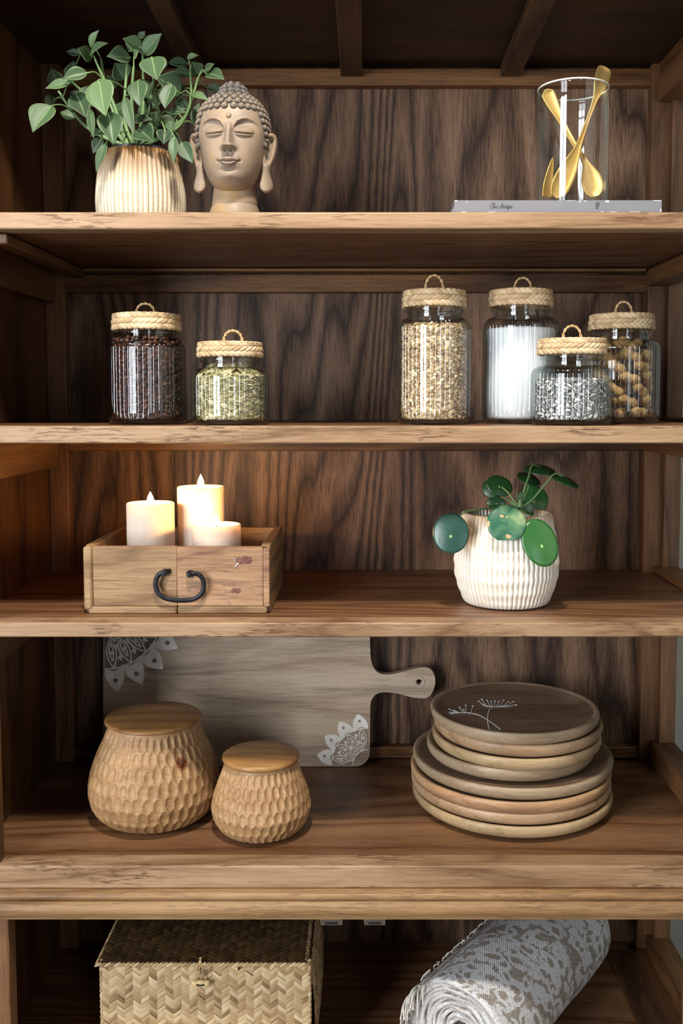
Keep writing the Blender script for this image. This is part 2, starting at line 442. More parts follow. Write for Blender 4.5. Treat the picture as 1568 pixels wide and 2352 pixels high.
M_leaf = leafmat('soft_green_leaf', '384d30', '4a623d', '667d50', .52)
M_leafd = leafmat('deep_green_leaf', '263a22', '33492d', '405836', .52)
M_stem = plain('green_stem', '6f8a55', .5, nscale=30, c2='5b7645')
def leaf(B, T, w, N, bend=.15, fold=.22, mat=None, parent=None, nu=14, nv=8, rel='ovate'):
    B, T = V(B), V(T); L = (T-B).length; x = (T-B)/L
    N = V(N); z = (N-x*N.dot(x)).normalized(); y = z.cross(x)
    vs = []; uv = []; fs = []
    for i in range(nu+1):
        t = i/nu
        hw = w*.5*max(0.02, (sin(pi*min(1, t**.78))**.92)) * (1 - .25*max(0, t-.6)/.4)
        if t < .001 or t > .999: hw = w*.012
        for j in range(nv+1):
            s = j/nv*2-1
            zz = bend*L*(4*t*(1-t)*.5) + fold*hw*abs(s)**1.3 - .35*fold*hw
            vs.append(B + x*(t*L) + y*(s*hw) + z*(zz)); uv.append((t, j/nv))
    for i in range(nu):
        for j in range(nv):
            a = i*(nv+1)+j; fs.append((a, a+1, a+nv+2, a+nv+1))
    m = MB().add(vs, fs, uv); o = m.build('leaf', mat or M_leaf, parent, smooth=80)
    sm = o.modifiers.new('thickness', 'SOLIDIFY'); sm.thickness = .0007; sm.offset = 0
    return o
def zp(zx, zy, Y): return at(zx*.4464, 40+zy*.4464, Y)
LEAVES = [ # base, tip, width (in the close-up's pixels), depth offset of base, of tip, dark
 (465,150,510,65,38,.03,.02,0),(465,215,400,158,72,.01,-.01,0),(465,195,557,132,48,.0,-.02,0),(415,190,340,175,34,.04,.04,1),
 (735,160,632,108,66,-.01,-.03,0),(735,190,832,82,70,-.01,-.03,0),(720,110,746,70,34,.03,.03,1),(780,205,806,322,104,-.05,-.075,0),
 (670,210,550,200,78,-.0,-.02,0),(690,205,712,172,42,-.02,-.03,0),(710,325,722,462,78,-.06,-.08,0),(510,320,545,510,112,-.07,-.095,0),
 (450,285,320,318,58,-.02,-.03,0),(365,335,232,367,48,-.02,-.02,0),(300,350,264,262,66,.03,.02,1),(268,455,168,592,104,-.04,-.06,0),
 (560,490,583,656,98,-.065,-.085,1),(640,405,690,607,44,-.07,-.085,0),(880,345,848,470,76,-.05,-.06,0),(930,390,800,308,110,.02,.0,1),
 (975,290,893,278,60,.03,.02,1),(965,240,858,236,46,.05,.04,1),(1020,295,988,228,66,.02,.01,1),(962,212,1022,196,30,.02,.02,0),
 (1055,275,1102,238,34,.0,-.01,0),(1065,290,1155,322,62,-.0,-.02,1),(985,395,1075,430,36,-.02,-.04,0),(1065,360,1150,376,38,.03,.03,1),
 (870,490,960,490,42,-.04,-.05,1),(880,540,878,586,42,-.05,-.06,1),(848,578,842,652,62,-.06,-.07,1),(896,610,893,757,38,-.07,-.08,1),
 (930,640,992,752,60,-.02,-.03,1),(712,570,790,640,86,-.05,-.07,1),(700,530,786,526,34,-.05,-.06,1),(550,642,494,797,38,-.075,-.08,1),
 (525,620,478,700,48,-.05,-.05,1),(465,470,482,622,36,-.055,-.06,0),(395,395,442,515,92,.0,-.02,1),(645,320,590,235,92,.03,.02,1),
 (757,400,792,330,42,-.03,-.04,0),(372,330,380,222,62,.03,.03,1),(1010,560,1022,440,52,.0,.0,1),(830,270,842,200,50,.04,.04,1),
 (260,460,256,388,44,.04,.04,1),(385,520,308,488,54,.03,.03,1),(520,580,468,612,50,-.03,-.04,1),(665,175,700,138,64,.03,.03,1),
 (600,520,640,430,60,.02,.02,1),(780,470,840,420,60,.03,.02,1),(430,440,360,380,60,.05,.05,1),(700,440,760,400,60,.04,.03,1),(905,440,985,470,50,.04,.04,1)]
for i in range(18):
    bx0 = R.uniform(400, 1000); by0 = R.uniform(330, 560); an = R.uniform(0, 2*pi); ll = R.uniform(70, 110); dd = R.uniform(.01, .055)
    LEAVES.append((bx0, by0, bx0+ll*cos(an), by0+ll*.8*sin(an)-20, R.uniform(48, 75), dd, dd-.01, 1))
STEMS = [[(690,660),(678,420),(688,250)],[(650,660),(590,460),(490,215)],[(660,660),(560,420),(520,215)],[(640,660),(440,560),(300,380)],[(690,660),(640,520),(655,240)],
 [(720,660),(815,540),(790,370)],[(740,660),(930,550),(1020,310)],[(735,660),(960,500),(980,260)],[(700,660),(735,480),(735,190)],[(650,660),(520,480),(370,330)]]
stem_pts = []
for k, st in enumerate(STEMS):
    dy = [-.02, .0, .01, .0, .0, -.03, .0, .02, .01, .02][k]
    q = spline([zp(x, y, Yp + dy*(i/2)) for i, (x, y) in enumerate(st)], 8); stem_pts += q[5:]
    MB().tube(q, [.0034-.0017*i/len(q) for i in range(len(q))], 8).build('stem', M_stem, plant, smooth=60)
for (bx_, by_, tx, ty, w, d0, d1, dk) in LEAVES:
    B = zp(bx_, by_, Yp+d0); T = zp(tx, ty, Yp+d1)
    N = V((R.uniform(-.25, .25), -1, R.uniform(.15, .6)))
    lf = leaf(B, T, w*1.28*.4464*sc_, N, R.uniform(.05, .22), R.uniform(.2, .5), M_leafd if dk else M_leaf, plant)
    below = [p for p in stem_pts if p.z < B.z+.004] or stem_pts
    q = min(below, key=lambda p: (p-B).length + .0*p.z)
    md = (q+B)/2 + V((0, 0, .006))
    MB().tube(spline([q, md, B, B+(T-B)*.2], 5), [.0011]*15+[.0004], 6).build('petiole', M_stem, lf, smooth=60)

# ------------------------------------------------------------------ statue head
def buddha():
    Y = .105; c = at(537, 400, Y); k = mpp(c)/5.6
    zb = Z1
    zw = lambda w: at(537, 170+w/5.6, Y).z
    z1800 = zw(1800)
    wz = lambda w: z1800 + (1800-w)*k
    root = thing('statue_head', 'beige stone head statue with closed eyes and curled hair, beside the bushy plant', 'statue', (c.x, Y, zb))
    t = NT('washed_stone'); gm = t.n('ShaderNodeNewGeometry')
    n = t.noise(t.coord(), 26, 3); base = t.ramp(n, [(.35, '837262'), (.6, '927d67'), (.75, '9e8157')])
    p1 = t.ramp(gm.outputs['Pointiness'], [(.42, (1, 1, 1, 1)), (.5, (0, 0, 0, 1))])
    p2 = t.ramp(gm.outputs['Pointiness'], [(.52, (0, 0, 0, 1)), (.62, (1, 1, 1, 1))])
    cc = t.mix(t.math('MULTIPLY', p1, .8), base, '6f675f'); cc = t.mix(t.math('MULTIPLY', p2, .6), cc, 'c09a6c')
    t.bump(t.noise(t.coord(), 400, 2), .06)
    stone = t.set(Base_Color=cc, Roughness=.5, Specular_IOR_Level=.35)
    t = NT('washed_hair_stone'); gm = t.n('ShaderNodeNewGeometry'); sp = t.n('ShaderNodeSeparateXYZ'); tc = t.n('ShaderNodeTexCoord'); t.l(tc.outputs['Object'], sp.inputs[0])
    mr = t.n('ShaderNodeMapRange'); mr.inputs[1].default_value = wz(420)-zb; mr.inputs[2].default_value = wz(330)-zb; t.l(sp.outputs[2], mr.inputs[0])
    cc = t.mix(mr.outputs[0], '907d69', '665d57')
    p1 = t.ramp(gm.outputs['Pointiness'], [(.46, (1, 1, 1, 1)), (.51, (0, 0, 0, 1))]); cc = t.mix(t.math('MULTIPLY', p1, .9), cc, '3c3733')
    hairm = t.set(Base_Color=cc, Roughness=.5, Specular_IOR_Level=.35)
    Wt = [(300, 0), (306, 70), (330, 170), (380, 262), (450, 340), (550, 408), (650, 440), (800, 450), (900, 440), (1000, 424), (1100, 405), (1200, 384), (1300, 352), (1400, 303), (1480, 246), (1540, 175), (1575, 90), (1588, 0)]
    Ft = [(300, 0), (306, 70), (330, 160), (380, 250), (450, 330), (550, 395), (650, 425), (800, 448), (1000, 470), (1200, 478), (1300, 470), (1400, 446), (1480, 395), (1540, 290), (1575, 140), (1588, 0)]
    Bt = [(300, 0), (306, 70), (330, 170), (380, 270), (450, 350), (550, 420), (650, 450), (800, 455), (1000, 420), (1200, 360), (1400, 280), (1540, 150), (1588, 0)]
    ga = lambda x, s: exp(-(x/s)**2)
    def g(x, w):
        a = abs(x); h = 0
        nh = lerp([(760, 0), (800, 30), (900, 66), (1000, 112), (1055, 145), (1085, 140), (1112, 60), (1135, 5), (1160, 0)], w)
        sg = lerp([(760, 40), (900, 38), (1000, 48), (1080, 62)], w)
        h += nh*exp(-(a/sg)**3)
        h += 78*ga(a-64, 30)*ga(w-1084, 30)
        h -= 40*ga(a-38, 16)*ga(w-1125, 10)
        wb = lerp([(0, 900), (48, 862), (70, 800), (110, 748), (170, 718), (230, 712), (300, 732), (370, 790), (400, 840)], a)
        sock = 48*exp(-(((a-165)/140)**2))*exp(-((max(0, w-790))/75)**2)
        h -= sock*ss(-6, 16, w-wb)*(1-ss(860, 960, w))
        h += 9*ga(w-wb+8, 12)*ss(50, 90, a)*(1-ss(300, 380, a))
        r2 = ((a-185)/122)**2+((w-868)/80)**2
        if r2 < 1: h += 52*sqrt(1-r2)*(1 if w < 900 else .82)
        ws = 893+13*((a-185)/110)**2*-1 + 13
        e = ss(68, 90, a)*(1-ss(275, 305, a))
        h -= 26*exp(-((w-ws)/9)**2)*e
        h += 9*ga(w-ws+15, 8)*e + 8*ga(w-ws-20, 10)*e
        h -= 9*exp(-((w-(805+(a-185)**2*.0032))/9)**2)*ss(75, 100, a)*(1-ss(270, 300, a))
        h += 34*ga(a, 150)*ga(w-1240, 105)
        h -= 12*ga(a, 16)*ss(1128, 1150, w)*(1-ss(1175, 1192, w))
        wt = 1188 + 8*ga(a, 22) + 48*(a/140)**1.5
        wm = lerp([(0, 1258), (30, 1254), (65, 1246), (100, 1252), (138, 1236), (150, 1230)], a)
        wo = 1318-62*(a/105)**2.2
        if a < 140 and wt < w < wm: h += 26*sin(pi*((w-wt)/(wm-wt))**.8)*(1-ss(110, 140, a))
        if a < 108 and wm < w < wo: h += 36*sin(pi*((w-wm)/(wo-wm))**.9)*(1-ss(85, 108, a))
        h -= 24*exp(-((w-wm)/8)**2)*(1-ss(130, 150, a))
        h -= 22*ga(a-138, 18)*ga(w-1238, 18)
        h -= 26*ga(a, 85)*ga(w-1345, 22)
        h += 46*ga(a, 105)*ga(w-1425, 52)
        h += 18*ga(a-235, 120)*ga(w-1090, 130)
        q = (x/32)**2+((w-680)/32)**2
        if q < 1: h += 30*sqrt(1-q)
        return h
    rows = [300+ i*1288/250 for i in range(251)]
    ph = [-pi/2+pi*i/300 for i in range(301)] + [pi/2+pi*i/60 for i in range(1, 60)]
    nc = len(ph); vs = []; fs = []
    for w in rows:
        Wd, Fd, Bd = smo(Wt, w), smo(Ft, w), smo(Bt, w)
        for p in ph:
            s_, c_ = sin(p), cos(p)
            ex = 2/2.25
            X = Wd*math.copysign(abs(s_)**ex, s_); 
            Yv = -(Fd if c_ > 0 else Bd)*math.copysign(abs(c_)**ex, c_)
            if c_ > 0: Yv -= g(X, w)*ss(.12, .4, c_)
            vs.append((c.x+X*k, Y+Yv*k, wz(w)))
    for i in range(len(rows)-1):
        for j in range(nc):
            j2 = (j+1) % nc; fs.append((i*nc+j, (i+1)*nc+j, (i+1)*nc+j2, i*nc+j2))
    m = MB(); m.add(vs, fs)
    # neck
    wend = 1800+(z1800-zb)/k
    npf = [(258, 1380), (272, 1500), (282, 1580), (290, 1640), (296, 1680), (288, 1697), (300, 1712), (318, 1760), (334, 1810), (345, 1900), (345, wend)]
    npf = [(r*k, wz(w)) for r, w in npf][::-1]
    m.lathe([(0.0, zb)]+npf, (c.x, Y+.006, 0), 96)
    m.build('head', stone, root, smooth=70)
    # ears
    eo = [(797,270),(803,240),(820,222),(850,210),(900,205),(1000,215),(1100,240),(1200,280),(1250,295),(1300,298),(1350,285),(1400,270),(1450,258),(1500,262),(1530,285),(1550,315),(1557,338)]
    ei = [(797,280),(803,305),(820,322),(850,338),(900,352),(1000,378),(1100,384),(1200,388),(1300,395),(1400,412),(1450,425),(1500,420),(1530,400),(1550,365),(1557,345)]
    for sd in (-1, 1):
        e = MB(); vs = []; fs = []; nn = 28; rw = [797+i*4 for i in range(191)]
        for w in rw:
            xo, xi = 768-lerp(eo, w), 768-lerp(ei, w)
            cx, hw = (xo+xi)/2, max(1, (xo-xi)/2)
            dsh = ss(835, 900, w)*(1-ss(1120, 1230, w)); th = min(52, hw*1.1)*(1-.25*dsh)+10*ss(1300, 1450, w)
            for j in range(nn):
                a = 2*pi*j/nn; u = cos(a); yy = sin(a)
                q = -th*yy if yy > 0 else -th*yy*.8
                if yy > 0: q += dsh*62*exp(-((u+.10)/.48)**4)*yy**.5
                X = cx+hw*u
                back = 70*((X-380)/140)*-1
                vs.append((c.x+sd*X*k, Y+(q-95-back*.2+ (X-390)*.35)*k, wz(w)))
        for i in range(len(rw)-1):
            for j in range(nn):
                j2 = (j+1) % nn; fs.append((i*nn+j, i*nn+j2, (i+1)*nn+j2, (i+1)*nn+j))
        fs += [tuple(range(nn)), tuple((len(rw)-1)*nn+j for j in range(nn-1, -1, -1))]
        if sd < 0: fs = [f[::-1] for f in fs]
        e.add(vs, fs); e.build('ear', stone, root, smooth=70)
    # hair: snail curls
    hb = MB()
    bun = [(r*k, wz(w)) for r, w in ((0, 165), (60, 168), (105, 182), (138, 210), (158, 250), (172, 300), (185, 350), (190, 400))]
    hb.lathe(bun[::-1], (c.x, Y+.004, 0), 40)
    pf = [(43, -8), (44, 10), (38, 21), (33.5, 18), (30, 25), (23, 31), (19, 28), (14.5, 34), (8, 38), (0, 37)]
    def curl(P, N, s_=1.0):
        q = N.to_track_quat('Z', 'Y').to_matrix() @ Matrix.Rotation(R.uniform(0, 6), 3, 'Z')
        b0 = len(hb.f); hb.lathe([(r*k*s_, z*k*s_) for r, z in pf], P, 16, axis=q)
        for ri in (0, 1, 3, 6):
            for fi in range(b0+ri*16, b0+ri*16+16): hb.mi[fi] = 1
    for w in (182, 232, 290, 348):
        r_ = lerp([(165, 40), (182, 85), (210, 130), (250, 160), (300, 176), (350, 190)], w)
        nn = max(5, int(2*pi*r_/82))
        for i in range(nn):
            a = 2*pi*(i+.5*(w % 3))/nn + .3
            N = V((cos(a), sin(a), lerp([(165, 2), (200, .8), (250, .3), (350, .15)], w))).normalized()
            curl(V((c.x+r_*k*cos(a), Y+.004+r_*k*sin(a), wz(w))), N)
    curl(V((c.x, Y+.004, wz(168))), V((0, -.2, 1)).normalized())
    rw = [(372, 0), (424, .5), (484, 0), (552, .5), (622, 0), (694, .5), (766, 0), (838, .5), (908, 0), (972, .5), (1040, 0), (1110, .5), (1180, 0), (1250, .5)]
    for w, of in rw:
        Wd, Fd, Bd = smo(Wt, w), smo(Ft, w), smo(Bt, w)
        per = pi*(Wd+(Fd+Bd)/2); nn = int(per/84)
        for i in range(nn):
            p = 2*pi*(i+of)/nn
            s_, c_ = sin(p), cos(p); ex = 2/2.25
            X = Wd*math.copysign(abs(s_)**ex, s_); Yv = -(Fd if c_ > 0 else Bd)*math.copysign(abs(c_)**ex, c_)
            lim = lerp([(572, -1), (573, 300), (600, 345), (680, 378), (800, 400), (1000, 412)], w)
            if c_ > -.12 and (abs(X) < lim or w > 990): continue
            if c_ <= -.12 and w > 1250: continue
            if c_ > -.35 and w > 1000: continue
            up = lerp([(330, 1.6), (400, .9), (500, .55), (620, .25), (800, 0), (1250, -.3)], w)
            N = V((X/Wd**2*1.0, Yv/(Fd if c_ > 0 else Bd)**2, 0)).normalized(); N.z = up; N.normalize()
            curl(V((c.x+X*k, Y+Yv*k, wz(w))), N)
    hb.build('curled_hair', [hairm, plain('grey_wash_crevice_shade', '4d4640', .6)], root, smooth=60)  # base and groove rings: grey wash, with crevice shade painted into it
buddha()

# ------------------------------------------------------------------ books, vase, servers
Yb = .03
bz1 = at(1200, 460, Yb).z; bz0 = at(1200, 487.5, Yb).z
bxl, bxr = at(1043, 470, Yb).x, at(1519, 470, Yb).x
M_cover = plain('grey_book_cloth', '707075', .55, nscale=9, c2='78787c')
M_cover2 = plain('slate_book_cloth', '5c5c62', .55)
M_page = plain('white_pages', 'dfe0ea', .7, nscale=200, c2='d2d3de')
M_ink = plain('black_ink', '1c1c20', .6)
M_chip = plain('chipped_white_paper', 'e6e6e6', .7)
def book(name, label, z0, z1, x0, x1, depth, mat):
    t = thing(name, label, 'book', ((x0+x1)/2, Yb, z0))
    c = MB(); th = .0022
    c.box(x0, x1, Yb, Yb+.003, z0, z1); c.box(x0, x1, Yb+.003, Yb+depth, z0, z0+th); c.box(x0, x1, Yb+.003, Yb+depth, z1-th, z1)
    c.build('cover', mat, t, smooth=30)
    bx('pages', M_page, t, x0+.002, x1-.002, Yb+.0032, Yb+depth-.003, z0+th, z1-th, 0)
    return t
low = book('book', 'slate grey book lying at the bottom, under the book with the lettered spine', Z1, bz0-.0006, bxl+.002, bxr, .2, M_cover2)
top = book('book', 'grey hardback book lying flat on top, script title on its spine', bz0, bz1, bxl, bxr, .205, M_cover)
mid = (bz0+bz1)/2
GLY = {'C': (1.35, [[(1.2,1.5),(1.05,1.95),(.55,1.75),(.2,1.0),(.35,.2),(.8,0),(1.4,.4)]]), 'h': (.95, [[(0,.2),(.4,1.8),(.25,2.1),(.12,1.6),(.1,0)],[(.1,.5),(.45,1),(.62,.8),(.58,.1),(.95,.3)]]),
 'i': (.6, [[(0,.3),(.25,1),(.25,.1),(.6,.3)],[(.28,1.45),(.34,1.5)]]), 'c': (.7, [[(.6,.8),(.4,1),(.1,.6),(.15,.1),(.4,0),(.7,.3)]]), ' ': (.8, []),
 'A': (1.5, [[(-.4,.35),(-.1,0),(.5,.7),(1.1,2.0),(1.12,1.0),(1.15,.1),(1.5,.2)],[(.3,.75),(1.4,.85)]]), 'n': (.9, [[(0,.3),(.12,.95),(.1,0)],[(.1,.5),(.42,1),(.58,.8),(.54,.1),(.9,.3)]]),
 't': (.55, [[(.3,1.75),(.14,.3),(.3,0),(.55,.3)],[(0,1.15),(.5,1.2)]]), 'q': (.8, [[(.6,.9),(.3,1),(.05,.5),(.25,0),(.55,.6),(.62,.95),(.5,-.9),(.8,.2)]]),
 'u': (.9, [[(0,.4),(.1,1),(.12,.2),(.3,0),(.58,.5),(.64,1),(.62,.1),(.9,.3)]]), 'e': (.7, [[(.05,.35),(.48,.7),(.38,1),(.1,.7),(.15,.1),(.4,0),(.7,.3)]])}
def script(body, x0, x1, zbase, xh, parent):
    m = MB(); x = 0; tot = sum(GLY[c][0] for c in body); k = (x1-x0)/(tot+.4)
    for c in body:
        for st in GLY[c][1]:
            m.tube(spline([(x0+(x+px+.28*py)*k, Yb-.0002, zbase+py*xh) for px, py in st], 5), .00025 if c in 'CA' else .00019, 5)
        x += GLY[c][0]
    m.build('spine_title', M_ink, parent, smooth=60)
script('Chic Antique', at(1124, 470, Yb).x, at(1178, 470, Yb).x, mid-.0028, .0036, top)
sm = MB()
for i in range(3):
    x = at(1368+i*3.2, 470, Yb).x
    for j in range(5 if i < 2 else 3):
        zz = at(1200, 465+j*3.1, Yb).z; sm.box(x, x+.0011, Yb-.0003, Yb-.0001, zz-.0014, zz)
sm.build('spine_small_print', M_ink, top, smooth=0)
ch = MB()
for (px, py, w, h) in ((1044, 460, 6, 3), (1060, 486, 10, 1.6), (1070, 463, 3, 2), (1390, 460.5, 8, 4), (1341, 461, 5, 2), (1500, 460.3, 18, 1.6), (1330, 461, 3, 4), (1380, 486, 6, 1.4), (1400, 486.3, 16, 1.2), (1516, 480, 3, 6), (1120, 486.5, 20, .9), (1300, 460.2, 20, .8), (1445, 486.4, 24, .9)):
    x = at(px, 470, Yb).x; x2 = at(px+w, 470, Yb).x; za = at(1200, py, Yb).z; zb_ = at(1200, py+h, Yb).z
    ch.box(x, min(x2, bxr-.0002), Yb-.0004, Yb-.00005, max(zb_, bz0+.0002), min(za, bz1-.0001))
ch.build('worn_edge_chips', M_chip, top, smooth=0)
Yv = .115; vc = at(1313, 400, Yv); kv = mpp(vc); vr = 81.5*kv
vz1 = at(1313, 178, Yv-vr).z
vase = thing('glass_vase', 'clear glass cylinder vase standing on the grey books', 'vase', (vc.x, Yv, bz1))
hv = vz1-bz1
vp = [(0, 0), (vr-.006, 0), (vr-.001, .002), (vr, .006)]+[(vr, .006+(hv-.01)*i/12) for i in range(1, 13)]+[(vr-.0008, hv-.001), (vr-.0015, hv), (vr-.0026, hv-.001), (vr-.003, hv-.005)]+[(vr-.003, hv-.005-(hv-.02)*i/12) for i in range(1, 13)]+[(vr-.006, .010), (0, .009)]
MB().lathe(vp, (vc.x, Yv, bz1), 96).build('vessel', M_vaseglass, vase, smooth=40)
rim = MB(); rim.tube([(vc.x+(vr-.0015)*cos(a), Yv+(vr-.0015)*sin(a), vz1) for a in [2*pi*i/80 for i in range(80)]], .0013, 8, closed=True)
M_rim = plain('polished_glass_rim', 'cfd3c6', .1, 0, .9); rim.build('rim', M_rim, vase)
M_gold = plain('brushed_gold', 'dcb972', .42, .75, nscale=40, c2='cfa860')
def server(label, pts, widths, N, fork=False):
    # flat spoon: spine points with half widths, cupped at the bowl
    P = spline(pts, 22); n = len(P); W_ = [max(.0005, smo(widths, i/(n-1))) for i in range(n)]; vs = []; fs = []; nv = 10
    N = V(N)
    for i, p in enumerate(P):
        t = (P[min(i+1, n-1)]-P[max(i-1, 0)]).normalized(); z = (N-t*N.dot(t)).normalized(); y = z.cross(t)
        for j in range(nv+1):
            s_ = j/nv*2-1; vs.append(p+y*s_*W_[i]-z*(1-s_*s_)*W_[i]*.28)
    for i in range(n-1):
        for j in range(nv): a = i*(nv+1)+j; fs.append((a, a+1, a+nv+2, a+nv+1))
    o = MB().add(vs, fs).build('salad_server', M_gold, None, origin=P[0], smooth=80)
    sm = o.modifiers.new('thickness', 'SOLIDIFY'); sm.thickness = .0016
    tag(o, label, 'salad server', 'gold salad servers in the vase'); return o
vb = bz1+.014
server('gold salad server leaning right, rounded handle end above the vase rim',
   [at(1272, 452, Yv-.02), at(1290, 420, Yv-.018), at(1322, 350, Yv-.008), at(1362, 240, Yv+.014), at(1378, 195, Yv+.022), at(1390, 152, Yv+.03)],
   [(0, .006), (.15, .0145), (.3, .0140), (.45, .0042), (.62, .0042), (.80, .0114), (.90, .0126), (.95, .0116), (.98, .008), (1, .001)], (.25, -1, .05))
server('gold salad server with its bowl low at the right side of the vase',
   [at(1366, 452, Yv+.012), at(1360, 420, Yv+.012), at(1345, 375, Yv+.012), at(1318, 330, Yv+.012), at(1282, 265, Yv+.014), at(1253, 205, Yv+.012)],
   [(0, .006), (.12, .0145), (.26, .0145), (.42, .005), (.75, .005), (.95, .010), (1, .002)], (-.15, -1, .05))
server('short gold salad server standing upright at the left side of the vase',
   [at(1256, 452, Yv+.004), at(1257, 430, Yv+.004), at(1263, 395, Yv+.008), at(1269, 362, Yv+.012)],
   [(0, .009), (.3, .009), (.7, .006), (1, .0008)], (.5, -1, .05))

# ------------------------------------------------------------------ storage jars
M_straw = None
t = NT('woven_straw'); gi = t.n('ShaderNodeNewGeometry')
cc = t.ramp(gi.outputs['Random Per Island'], [(0, 'ab8d66'), (.5, 'c4a77f'), (1, 'd6bd98')])
nn = t.noise(t.coord(), 300, 2); t.bump(nn, .2); M_straw = t.set(Base_Color=cc, Roughness=.6)
M_rope = plain('jute_rope', 'b08f63', .8, nscale=200, c2='c7a87a')
def seedmat(name, stops, rough=.5, spec=.4, stripes=None):
    t = NT(name); gi = t.n('ShaderNodeNewGeometry'); c = t.ramp(gi.outputs['Random Per Island'], stops)
    if stripes:
        uv = t.n('ShaderNodeTexCoord'); sp = t.n('ShaderNodeSeparateXYZ'); t.l(uv.outputs['UV'], sp.inputs[0])
        w = t.math('SINE', t.math('MULTIPLY', sp.outputs[0], 9.0)); m = t.ramp(w, [(.45, (0, 0, 0, 1)), (.6, (1, 1, 1, 1))])
        c = t.mix(m, c, stripes)
    return t.set(Base_Color=c, Roughness=rough, Specular_IOR_Level=spec)
M_coffee = seedmat('roasted_coffee', [(0, '1f100b'), (.6, '371d13'), (1, '55301f')], .35)
M_pumpkin = seedmat('green_pumpkin_seed', [(0, '75704a'), (.4, 'a39a68'), (.75, 'c4b78a'), (1, 'd8caa4')], .45)
M_oat = seedmat('oat_flakes', [(0, '6b4c33'), (.1, '8a6a4a'), (.2, 'b8976b'), (.7, 'd6bb90'), (1, 'ead9bb')], .7)
M_sugar = plain('white_sugar', 'f1f1f0', .8, nscale=900, c2='dfe2e6', bump=.3)
M_sun = seedmat('striped_sunflower_seed', [(0, '26262b'), (1, '3d3c44')], .5, .4, 'd3d0c8')
M_peanut = plain('peanut_shell', 'c8a36a', .7, nscale=160, c2='a57c47', bump=1.0)
def rnd_unit():
    while True:
        v = V((R.uniform(-1, 1), R.uniform(-1, 1), R.uniform(-1, 1)))
        if .1 < v.length < 1: return v.normalized()
def seeds(mb, c, r, zf, z0, z1, size, step, flat=.5, n=7, m=5, layers=1, pinch=0, top=True):
    rows = int((z1-z0)/step[1])
    for L in range(layers):
        rr = r-size[1]*.6-L*size[1]
        for i in range(rows):
            nn = int(2*pi*rr/step[0])
            for j in range(nn):
                a = 2*pi*(j+R.random()*.8)/nn; z = z0+size[2]*.5+(i+R.random()*.8)*step[1]
                if z > z1-size[2]*.3: continue
                rad = V((cos(a), sin(a), 0)); tg = V((-sin(a), cos(a), 0))
                if R.random() < flat: nrm = V((R.uniform(-.4, .4), R.uniform(-.4, .4), 1)).normalized()
                else: nrm = (rad+rnd_unit()*.5).normalized()
                lx = (tg*cos(R.uniform(-.8, .8))+V((0, 0, 1))*R.uniform(-.9, .9)); lx = (lx-nrm*lx.dot(nrm)).normalized(); ly = nrm.cross(lx)
                ext = abs(lx.dot(rad))*size[0]+abs(ly.dot(rad))*size[1]+abs(nrm.dot(rad))*size[2]
                q = rad*(r-ext*.5-R.random()*.002)
                mb.ell(V(c)+q+V((0, 0, z)), nrm*size[2]/2, ly*size[1]/2, lx*size[0]/2, n, m, pinch)
    if top:
        for i in range(int(r*r*pi/(size[0]*size[1])*1.3)):
            a = R.uniform(0, 2*pi); q = r*.88*sqrt(R.random()); nrm = (V((0, 0, 1))+rnd_unit()*.7).normalized(); lx = nrm.orthogonal().normalized()
            lx = Matrix.Rotation(R.uniform(0, 6), 3, nrm) @ lx; ly = nrm.cross(lx)
            zz = z1 + (zf(q/r) if zf else 0)
            mb.ell(V(c)+V((q*cos(a), q*sin(a), zz)), nrm*size[2]/2, ly*size[1]/2, lx*size[0]/2, n, m, pinch)
